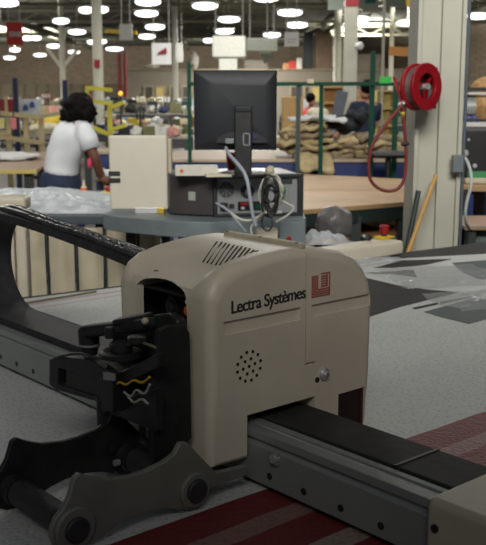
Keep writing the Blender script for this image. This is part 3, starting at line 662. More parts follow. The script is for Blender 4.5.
def computer():
    o = onz(214, 217.5, DZ); yaw = math.radians(11); t = thing('desktop_computer', o, 'dark desktop computer lying on the console desk, rear side facing out', 'computer')
    W, D, HH = .435, .47, .2
    # shell: side/top cover, rear panel inset
    fr = lambda a, b, z: Vector((o.x+a*math.cos(yaw)-b*math.sin(yaw), o.y+a*math.sin(yaw)+b*math.cos(yaw), o.z+z))
    m = MB(); m.box(0, W, .03, D, .008, HH, fr); m.build('case', pcdark, t, bevel=.012, seg=3)
    # side wall facing left leans back: build it as skewed panel
    m = MB(); s0 = at(168.5, 211, 4.75); s1 = at(168.5, 168, 4.75)
    m.prism([fr(-.002, .01, .006), fr(-.06, .045, .006), fr(-.13, .09, .006), fr(-.195, .145, .006), fr(-.195, D-.02, .006), fr(-.002, D-.02, .006)], (0, 0, HH-.006))
    m.build('side_cover', pcdark, t, bevel=.006)
    a = fr(-.062, .235, .1); d = (fr(-.13, .09, .1)-fr(-.06, .045, .1)).normalized(); n = d.cross(Zv)
    m = MB(); c = fr(-.06, .045, .095).lerp(fr(-.13, .09, .095), .5)
    n = Vector((d.y, -d.x, 0)); n = n if n.y < 0 else -n
    m.prism([c+n*.001+d*-.018+Zv*-.018, c+n*.001+d*.018+Zv*-.018, c+n*.001+d*.018+Zv*.024, c+n*.001+d*-.018+Zv*.024], n*.0015); m.build('pale_sticker', mat('sticker', C(150, 160, 150), .5), t)
    # bezel frame round the rear
    m = MB(); e = .016
    m.box(-.003, W+.004, -.006, .035, HH-e, HH+.003, fr); m.box(-.003, W+.004, -.006, .035, .0, e, fr); m.box(-.003, e, -.006, .035, e, HH-e, fr); m.box(W-e-.008, W+.004, -.006, .035, e, HH-e, fr)
    m.build('rear_bezel', blackp, t, bevel=.004)
    m = MB(); m.box(e, W-e-.008, .012, .03, e, HH-e, fr); rp = m.build('rear_panel', pcback, t)
    fy = .010
    # power supply fan grille
    def ring(cx, cz, r, w=.0025):
        mm = MB(); mm.lathe(fr(cx, fy, cz), fr(0, -1, 0)-fr(0, 0, 0), [(0, r-w), (0, r), (.003, r), (.003, r-w)], 28, closed=True); return mm
    MB().cyl(fr(.062, .0125, .13), fr(.062, .011, .13), .038, 28).build('fan_opening', darkv, rp)
    m = MB()
    for r in (.012, .021, .03, .039): m.lathe(fr(.062, fy, .13), fr(0, -1, 0)-fr(0, 0, 0), [(0, r-.0025), (0, r), (.003, r), (.003, r-.0025)], 28, closed=True)
    for k in range(4): a = k*math.pi/4; m.bar(fr(.062-math.cos(a)*.039, .009, .13-math.sin(a)*.039), fr(.062+math.cos(a)*.039, .009, .13+math.sin(a)*.039), .003, .002, up=(0, 1, 0))
    m.build('fan_grille', pcback, rp)
    MB().cyl(fr(.165, .0125, .12), fr(.165, .0105, .12), .034, 28).build('case_fan', blackp, rp)
    MB().cyl(fr(.165, .0105, .12), fr(.165, .006, .12), .013, 20).build('fan_hub', pcback, rp)
    MB().box(.03, .066, -.012, .012, .035, .07, fr).build('power_plug', blackp, rp, bevel=.004)
    MB().box(.075, .1, .006, .012, .04, .062, fr).build('power_switch', blackp, rp)
    m = MB(); m.box(.118, .24, .006, .012, .03, .072, fr); m.build('port_panel', darkv, rp)
    for x0, x1, z0, z1, c, nm in ((.13, .165, .055, .068, redp, 'red_port'), (.172, .19, .055, .068, mat('pink_port', C(200, 110, 130), .5), 'pink_port'), (.132, .15, .035, .048, shine, 'metal_port'), (.2, .23, .035, .06, green_p, 'green_port')):
        MB().box(x0, x1, .0, .007, z0, z1, fr).build(nm, c, rp, bevel=.001)
    m = MB(); m.box(.275, .385, .006, .012, .155, .177, fr); m.build('card_slot', dgreen_p, rp)
    m = MB()
    for k in range(5): m.box(.3+k*.017, .311+k*.017, .007, .0125, .03, .15, fr)
    m.build('slot_covers', pcback, rp)
    gp = mat('green_plug', C(30, 120, 40), .5); bp = mat('blue_plug', C(24, 40, 140), .5)
    MB().bar(fr(.318, -.014, .09), fr(.335, -.014, .14), .028, .024, up=(0, 1, 0)).build('green_plug', gp, rp, bevel=.005)
    MB().bar(fr(.302, -.018, .075), fr(.312, -.014, .098), .026, .022, up=(0, 1, 0)).build('blue_plug', bp, rp, bevel=.004)
    return o, fr, yaw
po, pf, pyaw = computer()
def cables():
    gl = mat('grey_cable', C(150, 156, 166), .5); wc = mat('white_cable', C(190, 188, 176), .5); bk = blackp
    P = lambda x, y, Y=4.12: at(x, y, Y)
    r = random.Random(3)
    def ln(pts, rad, m, lab, nm='cable'):
        tag(MB().tube(pts, rad, 8, sm=3).build(nm, m, smooth=True), lab, 'cable')
    ln([P(226, 148, 4.32), P(229, 155, 4.22), P(239, 165, 4.15), P(247, 177, 4.12), P(250, 198, 4.1), P(253, 217, 4.1), P(256, 226, 4.1)], .0085, gl, 'thick grey monitor cable running down the back of the computer', 'monitor_cable')
    ln([P(222, 206), P(231, 213), P(240, 220), P(252, 221), P(262, 214), P(282, 212)], .006, wc, 'pale cable lying along the lower rear edge of the computer')
    # coils
    m = MB()
    for k in range(9):
        cx, cy = 271+r.uniform(-3, 3), 194+r.uniform(-4, 4); rx = r.uniform(6, 12); ry = r.uniform(12, 20); Y0 = 4.06+r.uniform(-.02, .03); ph = r.uniform(-.4, .4)
        m.tube([P(cx+rx*math.cos(a+ph), cy+ry*math.sin(a), Y0+.01*math.sin(3*a)) for a in [j*2*math.pi/20 for j in range(21)]], .0035, 6)
    tag(m.build('cable_coil', wc, smooth=True), 'tangled coil of white cables hanging behind the computer', 'cable', None)
    m = MB()
    for k in range(7):
        cx, cy = 270+r.uniform(-2, 3), 198+r.uniform(-6, 7); rx = r.uniform(4, 8); ry = r.uniform(9, 18); Y0 = 4.02+r.uniform(-.02, .02)
        m.tube([P(cx+rx*math.cos(a), cy+ry*math.sin(a), Y0) for a in [j*2*math.pi/20 for j in range(21)]], .0042, 6)
    m.tube([P(270, 208, 4.02), P(262, 216, 4.0), P(262, 228, 4.0), P(268, 232, 4.0), P(273, 226, 4.0), P(271, 212, 4.02)], .004, 6, sm=2)
    tag(m.build('cable_coil', bk, smooth=True), 'tangled coil of black cables tied in front of the white ones', 'cable')
    ln([P(266, 212, 4.0), P(256, 220), P(250, 228), P(253, 238)], .005, wc, 'pale cable looping down to the cream power block')
    ln([P(274, 196), P(288, 204), P(295, 207), P(290, 214), P(276, 222)], .004, wc, 'thin white cable hooked to the right of the coils')
    ln([P(216, 203), P(228, 210, 4.08), P(237, 221, 4.05), P(246, 232, 4.05)], .005, gl, 'thin grey cable from the power plug down over the desk edge')
cables()
def monitor():
    Y = 4.48; x0, z1 = at(193.5, 70, Y).x, at(235, 70, Y).z; x1, z0 = at(276.5, 150, Y).x, at(235, 150, Y).z
    cx = (x0+x1)/2; b = at(248, 166, 4.45); bz = DZ+.2+.004
    t = thing('flat_monitor', (cx+.03, Y, bz), 'black flat screen monitor seen from behind, standing on the computer', 'monitor')
    body_m = mat('monitor_black', C(34, 37, 41), .5, var=.06, spec=.3)
    def loop(i, y, zz=0): return [Vector((x0+i, y, z0+i)), Vector((x1-i, y, z0+i)), Vector((x1-i, y, z1-i)), Vector((x0+i, y, z1-i))]
    m = MB(); L = [loop(.0, Y+.035), loop(.0, Y), loop(.008, Y-.008)]
    ip = [Vector((x0+.095, Y-.035, z0+.06)), Vector((x1-.055, Y-.035, z0+.06)), Vector((x1-.055, Y-.035, z1-.07)), Vector((x0+.1, Y-.035, z1-.07))]
    L.append(ip); vs = [[m.bm.verts.new(p) for p in l] for l in L]
    for a, c in zip(vs, vs[1:]):
        for i in range(4): m.bm.faces.new([a[i], a[(i+1) % 4], c[(i+1) % 4], c[i]])
    m.bm.faces.new(vs[0]); m.bm.faces.new(vs[-1]); m.build('back_shell', body_m, t, bevel=.004)
    MB().box(x0+.004, x1-.004, Y+.034, Y+.05, z0+.004, z1-.004).build('bezel', blackp, t, bevel=.004)
    MB().box(x0+.02, x1-.02, Y+.0495, Y+.051, z0+.02, z1-.02).build('screen', mat('screen_glass', C(20, 24, 30), .15), t)
    # arch shaped recess at the bottom
    m = MB(); pts = []
    for k in range(13): a = math.pi*k/12; pts.append(Vector((cx+.03-.12*math.cos(a), Y-.0375, z0+.035+.055*math.sin(a))))
    m.prism(pts, (0, .004, 0)); m.build('socket_recess', mat('recess_black', C(28, 30, 32), .6), t)
    # stand
    p = at(242, 106, Y-.1); q = at(245, 158, Y-.1)
    w0, w1 = at(234.5, 110, Y-.1).x, at(252, 110, Y-.1).x
    MB().box(w0, w1, Y-.075, Y-.045, bz+.01, p.z).build('stand_arm', blackm, t, bevel=.006)
    MB().box(w0, w1, Y-.078, Y-.02, p.z-.03, p.z+.002).build('stand_head', body_m, t, bevel=.006)
    a = at(243, 145.5, Y-.08); c = at(250, 133, Y-.08)
    m = MB(); m.box(a.x, c.x, Y-.0765, Y-.0745, a.z, a.z+.004); m.box(a.x, c.x, Y-.0765, Y-.0745, c.z-.004, c.z); m.box(a.x, a.x+.004, Y-.0765, Y-.0745, a.z, c.z); m.box(c.x-.004, c.x, Y-.0765, Y-.0745, a.z, c.z)
    m.build('cable_slot_rim', mat('slot_grey', C(150, 154, 158), .4), t)
    m = MB(); m.lathe((cx+.04, Y-.03, bz), (0, 0, 1), [(0, .12), (.01, .12), (.018, .09), (.022, .03)], 36); m.build('stand_base', blackm, t, smooth=False)
    q = at(230, 141, Y-.05); MB().box(q.x-.022, q.x+.018, Y-.06, Y-.03, q.z-.012, q.z+.012).build('cable_connector', mat('connector_grey', C(120, 124, 128), .5), t, bevel=.003)
    MB().lathe((at(255, 137, Y-.04).x, Y-.036, at(255, 137, Y-.04).z), (0, -1, 0), [(0, .007), (.01, .007)], 12).build('blue_connector', mat('blue_plug', (0,0,0)), t)
    # small grey maker's marks, unreadable in the photo: a row of tiny dashes
    m = MB(); 
    for k, w in enumerate((1.6, 1.0, 1.2, 1.0, 1.6, 1.0)):
        a = at(227+k*3.1, 79.5, Y-.012); m.box(a.x, a.x+w*.0048, Y-.0225, Y-.0165, a.z-.004, a.z+.004)
    m.build('raised_lettering', mat('letter_grey', C(96, 100, 106), .4), t)
    c = at(272, 149, 4.42); tag(MB().lump((at(270, 150, 4.4).x, 4.4, at(270, 150, 4.4).z), .022, .02, .022, seed=2, amp=.2).build('white_plug', creamd, smooth=True), 'small cream plug dangling under the right corner of the monitor', 'plug').location.z = DZ+.205
monitor()
m = MB(); c = at(233, 147, 4.56); m.lathe((c.x, 4.75, c.z-.05), (0, 0, 1), [(0, .028), (.09, .04), (.09, .036), (.004, .024)], 24)
o = m.build('red_cup', redp, smooth=True); tag(o, 'red cup behind the monitor, showing below its stand', 'cup'); o.location.z = DZ+.203
# things lying on the computer
c = at(196, 162, 4.45)
t = thing('white_carton', (c.x, 4.47, DZ+.203), 'flat white carton with an orange round mark on the left of the computer', 'box')
rb('body', Vector((at(175, 160, 4.4).x, 4.40, DZ+.203)), .06, 0, .2, 0, .14, 0, .043, mat('carton_white', C(204, 200, 188), .6), t, bevel=.002)
m = MB(); q = Vector((at(181.5, 160, 4.395).x, 4.3975, DZ+.203+.024)); m.cyl(q, q+Vector((0, .004, 0)), .0085, 16); m.build('orange_mark', mat('orange_mark', C(214, 100, 50), .6), t)
t = rb('paper_stack', Vector((at(206, 166, 4.33).x, 4.33, DZ+.203)), .12, 0, .24, 0, .09, 0, .012, mat('paper', C(206, 200, 176), .7), None, bevel=.001)
tag(t, 'thin stack of cream paper on top of the computer in front of the monitor', 'paper')
# cream console board, seen from behind
def console():
    Y = 4.62; a = at(110, 210, Y); b = at(167, 135.5, Y)
    t = thing('display_console', ((a.x+b.x)/2, Y, DZ), 'tall cream console board standing at the left end of the grey desk', 'console')
    m = MB(); n = Vector((.1, -1, 0)).normalized()
    m.box(a.x, b.x, Y, Y+.045, a.z, b.z); m.build('back_cover', mat('console_cream', C(202, 196, 180), .5, var=.03), t, bevel=.012, seg=3)
    MB().box(a.x+.01, b.x+.018, Y+.04, Y+.1, a.z+.03, b.z-.02).build('housing', creamd, t, bevel=.01)
    q = at(110, 177, Y); 
    m = MB(); m.box(a.x-.002, a.x+.055, Y-.006, Y+.002, q.z+.006, q.z+.028); m.box(a.x-.002, a.x+.055, Y-.006, Y+.002, q.z-.028, q.z-.005)
    m.build('black_hinge', blackp, t, bevel=.002)
    c = (a.x+b.x)/2+.04
    MB().box(c-.06, c+.06, Y-.01, Y+.12, DZ+.001, a.z+.012).build('metal_foot', shine, t, bevel=.003)
    MB().box(c+.05, c+.085, Y-.015, Y+.03, DZ+.001, DZ+.03).build('brass_clip', mat('brass', (0,0,0)), t, bevel=.003)
console()

# ================================================================== tables behind the desk at right
def frame_table(name, x0, x1, Yf, Yb, z, top, legm, label, apron=.08, shelf=None, legs=4):
    t = thing(name, ((x0+x1)/2, (Yf+Yb)/2, 0), label, 'table')
    MB().box(x0, x1, Yf, Yb, z-.03, z).build('tabletop', top, t, bevel=.004)
    MB().box(x0+.02, x1-.02, Yf+.03, Yf+.07, z-.03-apron, z-.03).build('apron', legm, t)
    MB().box(x0+.02, x1-.02, Yb-.07, Yb-.03, z-.03-apron, z-.03).build('apron', legm, t)
    n = legs//2
    for k in range(n):
        x = x0+.06+(x1-x0-.12)*k/(n-1)
        for y in (Yf+.05, Yb-.05): MB().box(x-.03, x+.03, y-.03, y+.03, 0, z-.03).build('leg', legm, t)
    if shelf: MB().box(x0+.03, x1-.03, Yf+.05, Yb-.05, shelf, shelf+.025).build('shelf', woodb, t)
    return t
def wtable():
    z = .9
    a = at(303, 208, 5.7); b = at(407, 200, 5.9)
    t = thing('wood_top_table', (.9, 6.6, 0), 'long table with pale birch top and dark green frame behind the computer', 'table')
    pf_ = [onz(262, 213, z), onz(408, 201.5, z)]; pb_ = [onz(410, 179, z), onz(262, 172, z)]
    poly = [Vector((p.x, p.y, z-.03)) for p in pf_+pb_]
    MB().prism(poly, (0, 0, .03)).build('tabletop', wood, t, bevel=.003)
    c, d = poly[0], poly[1]
    MB().bar(c+Vector((0, .03, -.04)), d+Vector((0, .03, -.04)), .04, .08).build('apron', dgreen_p, t)
    MB().bar(poly[3]+Vector((0, -.03, -.04)), poly[2]+Vector((0, -.03, -.04)), .04, .08).build('apron', dgreen_p, t)
    for f, (p, q) in ((.22, (c, d)), (.62, (c, d)), (.97, (c, d)), (.97, (poly[3], poly[2])), (.4, (poly[3], poly[2]))):
        w = p.lerp(q, f); s = .05 if q is d else -.05
        MB().box(w.x-.035, w.x+.035, w.y+s-.03, w.y+s+.04, 0, z-.07).build('leg', dgreen_p, t)
    m = MB(); e = [c.lerp(d, .12)+Vector((0, .06, -.2)), d+Vector((-.02, .06, -.2)), poly[2]+Vector((-.02, -.06, -.2)), poly[3]+Vector((.2, -.06, -.2))]
    m.prism(e, (0, 0, .025)); m.build('shelf', woodb, t)
    return c, d, poly
wc_, wd_, wpoly = wtable()
for k, (f, g, mm, lab, w) in enumerate(((.5, .25, whitecloth, 'white cloth bundle on the shelf under the birch table, left one', .16), (.78, .2, creamd, 'cream cloth bundle on the shelf under the birch table, right one', .14), (.93, .3, redp, 'red bundle at the right end of the shelf under the birch table', .07))):
    p = wc_.lerp(wd_, f); q = wpoly[3].lerp(wpoly[2], f); c = p.lerp(q, g); c.z = .87-.2+.025-.03
    m = MB(); m.lump((c.x, c.y, .67+.025+.05), w, .1, .06, seed=k+60, amp=.3, fl=.1); tag(m.build('cloth_bundle', mm, smooth=True), lab, 'bundle')
tag(MB().box(at(378, 150, 6.3).x, at(394, 150, 6.3).x, 6.3, 6.8, .0, .42).build('storage_bin', blue_p, bevel=.02), 'dark blue bin on the floor under the birch table', 'bin')
# blue framed table with cloth pile
bt = frame_table('blue_frame_table', at(163, 160, 9).x, at(412, 160, 9).x, 9.0, 10.6, 1.0, mat('pinkish_table_top', C(166, 148, 130), .6), blue_p, 'long table with deep blue frame carrying the khaki cloth pile', apron=.19, legs=6, shelf=.3)
def folded(cx, cy, z, w, d, th, rot, seed, m, lab, droop=0):
    def fn(i, j):
        a = (i-.5)*w; b = (j-.5)*d; s = Vector((a*3+seed*5.1, b*3, seed*1.7)); e = noise.noise(s)*.06+noise.noise(s*2.7)*.04+abs(noise.noise(s*5))*.025
        ed = max(0, abs(i-.5)*2-.75)**2*4+max(0, abs(j-.5)*2-.8)**2*4
        k = 1+.12*noise.noise(Vector((i*3, j*3, seed)))
        x = a*k; y = b*k
        return Vector((cx+x*math.cos(rot)-y*math.sin(rot), cy+x*math.sin(rot)+y*math.cos(rot), z+th+e-th*.5*ed-(droop*max(0, (.28-j))**1*2.2 if droop else 0)))
    o = MB().grid(fn, 18, 14, th).build('folded_cloth', m, smooth=True); return tag(o, lab, 'cloth', 'khaki and tan cloths piled on the blue framed table')
zt = 1.0; Yp = 9.35; r = random.Random(5)
def pile(x0, x1, n, name, base, mats, w, d, droop_l=()):
    for k in range(n):
        cx = at((x0+x1)/2+r.uniform(-5, 5), 140, Yp).x; 
        folded(cx, (Yp-.18) if k in droop_l else Yp+.02+r.uniform(-.03, .06), base+.054*k, w*(.62 if k in droop_l else (1-.03*k)*r.uniform(.82, 1.1)), .75 if k in droop_l else d*r.uniform(.9, 1), .04, r.uniform(-.26, .26) if k else 0, x0+k*.04, mats[k % len(mats)],
               '%s cloth in the %s, %s layer from the bottom' % ('khaki' if mats[k % len(mats)] is tand else 'tan' if mats[k % len(mats)] is tan else 'white', name, ORD[k]), .17 if k in droop_l else 0)
pile(290, 330, 6, 'left cloth pile', zt+.0, [tan, tand, tan], .58, .6, (0,))
pile(341, 351, 4, 'middle cloth pile', zt+.0, [tand, tan], .24, .55)
pile(364, 402, 4, 'right cloth pile', zt+.0, [tand, tand, tan], .5, .6)
folded(at(316, 130, 9.5).x, 9.4, zt+.345, .5, .4, .03, .2, 77, whitecloth, 'thin white cloth draped over the top of the left cloth pile')
folded(at(385, 128, 9.8).x, 10.1, zt+.02, .55, .35, .03, -.1, 78, whitecloth, 'thin white cloth spread behind the right cloth pile')
m = MB(); c = at(352, 123, 9.5); m.lump((c.x-.06, 9.55, zt+.32), .17, .16, .09, seed=5, amp=.3, rot=.5); m.lump((c.x+.06, 9.5, zt+.39), .12, .12, .08, seed=6, amp=.3); tag(m.build('black_bag', mat('black_bag', C(30, 34, 40), .7), smooth=True), 'black bag lying on top of the cloths behind the green rack', 'bag')
# small brown stool/chair seat in front of the pile
t = thing('work_stool', (at(390, 160, 8.4).x, 8.4, 0), 'dark stool standing in front of the right cloth pile', 'stool'); c = at(389, 154, 8.4)
MB().box(c.x-.16, c.x+.16, 8.3, 8.6, c.z-.03, c.z+.02).build('seat', blackp, t, bevel=.02)
MB().cyl((c.x, 8.45, .05), (c.x, 8.45, c.z-.03), .025, 12).build('post', blackm, t)
for k in range(4): a = k*math.pi/2+.4; MB().bar((c.x, 8.45, .07), (c.x+.24*math.cos(a), 8.45+.24*math.sin(a), .03), .04, .04).build('foot', blackm, t)
# green rack
def green_rack():
    Y = 8.75; t = thing('green_frame_rack', (at(300, 150, Y).x, Y, 0), 'tall dark green tube frame with a long top bar standing around the birch table', 'rack')
    zt_ = at(300, 82, Y).z
    for x, top, w in ((189.5, 62, .035), (371.5, 51, .045), (321, 82, .038), (395, 84, .045)):
        p = at(x, 120, Y).x; MB().box(p-w/2, p+w/2, Y-w/2, Y+w/2, 0, at(x, top, Y).z).build('post', green_p, t, bevel=.004)
    a = at(189, 82, Y).x; b = at(412, 82, Y).x
    MB().box(a, b, Y-.05, Y-.022, zt_-.035, zt_).build('top_bar', green_p, t, bevel=.003)
    MB().box(a, b, Y-.05, Y-.022, .12, .17).build('bottom_bar', green_p, t)
    c = at(310.5, 81, Y-.06); MB().box(c.x-.03, c.x+.03, Y-.06, Y-.051, c.z-.02, c.z+.02).build('pale_label', creamd, t)
    p = at(298, 120, Y).x; MB().box(p-.02, p+.02, Y-.022, Y+.02, 0, zt_).build('dark_post', dgreen_p, t)
    q = at(386, 80, Y-.055); MB().box(q.x-.06, q.x+.05, Y-.07, Y-.051, q.z-.03, q.z+.03).build('bright_green_tag', mat('bright_green', C(30, 170, 60), .5), t)
green_rack()
# behind the rack: orange shelf cabinets, grey board, white cupboard-like things
def shelf_cab(x0, x1, y0, Y, n, label, m):
    a = at(x0, 120, Y).x; b = at(x1, 120, Y).x; zt_ = at(x0, y0, Y).z
    t = thing('wooden_shelf', ((a+b)/2, Y+.2, 0), label, 'shelf')
    for x in (a, b-.04): MB().box(x, x+.04, Y, Y+.4, 0, zt_).build('side_panel', m, t)
    MB().box(a, b, Y+.38, Y+.4, 0, zt_).build('back_panel', m, t)
    for k in range(n+1): z = .1+(zt_-.14)*k/n; MB().box(a+.04, b-.04, Y, Y+.38, z, z+.04).build('shelf_board', m, t)
orw = mat('orange_wood', C(190, 150, 92), .6)
shelf_cab(322, 345, 86, 21, 5, 'orange brown wooden shelf cabinet left of the red topped column', orw)
shelf_cab(358, 372, 90, 21, 4, 'orange brown wooden shelf cabinet right of the red topped column', orw)
shelf_cab(376, 394, 90, 23, 4, 'pale yellow wooden shelf cabinet beside the thin grey pole', mat('yellow_wood2', C(198, 178, 112), .6))
m = MB(); p = at(339, 108, 17); a_ = at(336.5, 118, 17); b_ = at(343, 91, 17); m.bar(a_+(a_-b_)*(a_.z/(b_.z-a_.z)), b_, .2, .03, up=(0, 1, 0)); m2 = m.build('leaning_board', mat('slate', C(92, 100, 110), .6)); tag(m2, 'dark grey board tilted against the shelves left of the red topped column', 'board')
for x0, x1, y0, Y, m_, lab, nm in ((309, 330, 108, 13, mat('cabinet_cream', C(206, 200, 172), .6), 'cream rounded machine cover behind the left cloth pile', 'machine_cover'), (283, 303, 97, 17, orw, 'orange brown carton behind the dark rack post', 'carton'), (300, 312, 99, 19.5, white, 'white carton behind the person in the salmon shirt', 'carton')):
    a = at(x0, 120, Y).x; b = at(x1, 120, Y).x; zt_ = at(x0, y0, Y).z
    tt = thing(nm, ((a+b)/2, Y+.3, 0), lab, 'box'); MB().box(a, b, Y, Y+.6, .12, zt_).build('body', m_, tt, bevel=.08 if nm == 'machine_cover' else .01); MB().box(a+.05, b-.05, Y+.05, Y+.55, 0, .12).build('base', blackp, tt)
for x, y, Y, sc, m_, lab in ((278, 106, 12, .1, blackp, 'small black tape dispenser like lump left on the table by the monitor edge'),):
    pass
tbx = work_table(281, 330, 12.2, .55, 'narrow table of small black and white things right of the monitor', z=.86)
for k, (x, mm, w, h, lab) in enumerate(((284, blackp, .1, .3, 'black upright bottle nearest the monitor edge on the narrow table'), (290, blackp, .14, .22, 'black lump second from the monitor on the narrow table'), (288, whitecloth, .12, .1, 'little white cloth between the black things on the narrow table'), (304, denim, .3, .16, 'dark blue heap of cloth on the narrow table below the salmon shirt'), (318, whitecloth, .3, .1, 'white heap of cloth in the middle of the narrow table'))):
    p = at(x, 120, 12.4); m = MB(); m.lump((p.x, 12.3+.05*k, .86+h*.47), w/2, .12, h/2, seed=k+90, amp=.25, sub=2); tag(m.build('small_bundle', mm, smooth=True), lab, 'bundle')

# ================================================================== far right behind the column
def right_side():
    Y = 7.0
    # dark machine / screen
    a = at(458, 183, 6.2); b = at(500, 128, 6.2)
    t = thing('workbench', (at(475, 180, 6.0).x, 6.3, 0), 'workbench with wooden top and dark blue frame at the right edge', 'table')
    zt = at(470, 187, 6.0).z; x0, x1 = at(455, 187, 6.0).x, at(520, 187, 6.0).x
    MB().box(x0, x1, 6.0, 6.7, zt-.03, zt+.01).build('tabletop', wood, t, bevel=.004)
    for x in (at(467, 200, 6.1).x, x1-.1):
        for y in (6.05, 6.6): MB().box(x-.03, x+.03, y, y+.06, 0, zt-.03).build('leg', blue_p, t)
    t = thing('printer', ((a.x+b.x)/2, 6.4, zt+.01), 'big black machine with green stripe on the wooden bench at the right edge', 'machine')
    MB().box(a.x, b.x, 6.12, 6.6, zt+.05, b.z).build('body', mat('machine_black', C(30, 30, 32), .4), t, bevel=.02)
    MB().box(at(468, 175, 6.1).x, b.x, 6.1, 6.14, at(470, 176, 6.1).z-.015, at(470, 173, 6.1).z+.01).build('green_stripe', mat('stripe_green', C(60, 130, 84), .5), t)
    MB().box(a.x+.02, b.x, 6.08, 6.5, zt+.011, zt+.05).build('base', creamd, t, bevel=.01)
    for x, y, r_ in ((466, 153, .02), (475, 166, .015), (469, 140, .01)): c = at(x, y, 6.11); MB().lathe((c.x, 6.125, c.z), (0, -1, 0), [(0, r_), (.01, r_), (.014, r_*.6)], 14).build('knob', shine, t)
    # roller / silver tube above
    t = thing('fabric_roller', (at(470, 100, 7.2).x, 7.2, 0), 'silver fabric roll held in a dark rack right of the large column', 'roller')
    a = at(456, 100, 7.2); x1 = at(474, 100, 7.2).x; x2 = at(510, 100, 7.2).x
    MB().cyl((a.x, 7.2, at(460, 106, 7.2).z), (x1, 7.2, at(460, 106, 7.2).z), .075, 24).build('roll', mat('silver_roll', C(170, 174, 170), .35, .3), t)
    for y in (93, 90.5): pass
    MB().box(a.x, x2, 7.15, 7.25, at(460, 97, 7.2).z, at(460, 95.5, 7.2).z).build('upper_bar', blackm, t)
    MB().box(a.x, x2, 7.12, 7.28, at(460, 94.5, 7.2).z, at(460, 92.5, 7.2).z).build('white_bar', white, t)
    MB().box(a.x, x2, 7.15, 7.4, at(460, 91, 7.2).z, at(460, 87.5, 7.2).z).build('dark_bar', blackp, t)
    MB().box(a.x, x2, 7.13, 7.25, at(460, 121, 7.2).z, at(460, 119, 7.2).z).build('lower_bar', blackm, t)
    MB().box(a.x, x2, 7.1, 7.3, at(460, 127, 7.2).z, at(460, 122, 7.2).z).build('table_edge', white, t)
    for x in (a.x+.0, x2-.05): MB().box(x, x+.05, 7.27, 7.33, 0, at(460, 87.5, 7.2).z).build('post', blackm, t)
    # lower brown table with grey box
    t = thing('side_table', (at(485, 230, 5.3).x, 5.55, 0), 'small table with worn brown top at the right edge behind the cutting table', 'table')
    zt2 = at(480, 226, 5.3).z; x0 = at(465, 226, 5.3).x; x1 = x0+.6
    MB().box(x0, x1, 5.3, 5.8, zt2-.025, zt2).build('tabletop', brownt, t, bevel=.004)
    for x in (x0+.05, x1-.05):
        for y in (5.35, 5.75): MB().box(x-.02, x+.02, y-.02, y+.02, 0, zt2-.025).build('leg', leg_m, t)
    t = thing('grey_cabinet', (x0+.3, 5.5, 0), 'dark grey green metal box under the brown table at the right edge', 'cabinet')
    g = mat('cabinet_greygreen', C(92, 104, 98), .5)
    MB().box(x0+.09, x0+.5, 5.4, 5.7, 0, zt2-.03).build('body', g, t, bevel=.01)
    MB().box(x0+.11, x0+.48, 5.39, 5.401, .1, zt2-.08).build('door', g, t, bevel=.002)
    MB().box(x0+.13, x0+.145, 5.375, 5.39, zt2-.25, zt2-.15).build('handle', shine, t)
    tag(MB().tube([at(462, 156, 5.2), at(467, 160, 5.15), at(471, 172, 5.12), at(472, 184, 5.1), at(467, 200, 5.1), at(465, 214, 5.1), at(466, 224, 5.15), at(470, 229, 5.25)], .009, 8, sm=3).build('power_cable', mat('pale_cable', C(176, 182, 178), .5), smooth=True), 'pale cable hanging down just right of the large column', 'cable')
    a = at(459, 190, 5.9).x; tag(MB().box(a, a+.05, 5.85, 5.9, 0, at(459, 189, 5.9).z).build('dark_panel_post', blackp), 'black post directly right of the large column', 'post')
    p = at(475, 200, 6.5); tag(MB().box(at(470, 200, 6.5).x, at(484, 200, 6.5).x, 6.5, 6.54, at(475, 222, 6.5).z, at(475, 192, 6.5).z).build('grey_sack', mat('sack', C(110, 100, 86), .9), bevel=.02), 'grey brown sack hanging under the wooden bench at the right edge', 'sack')
right_side()

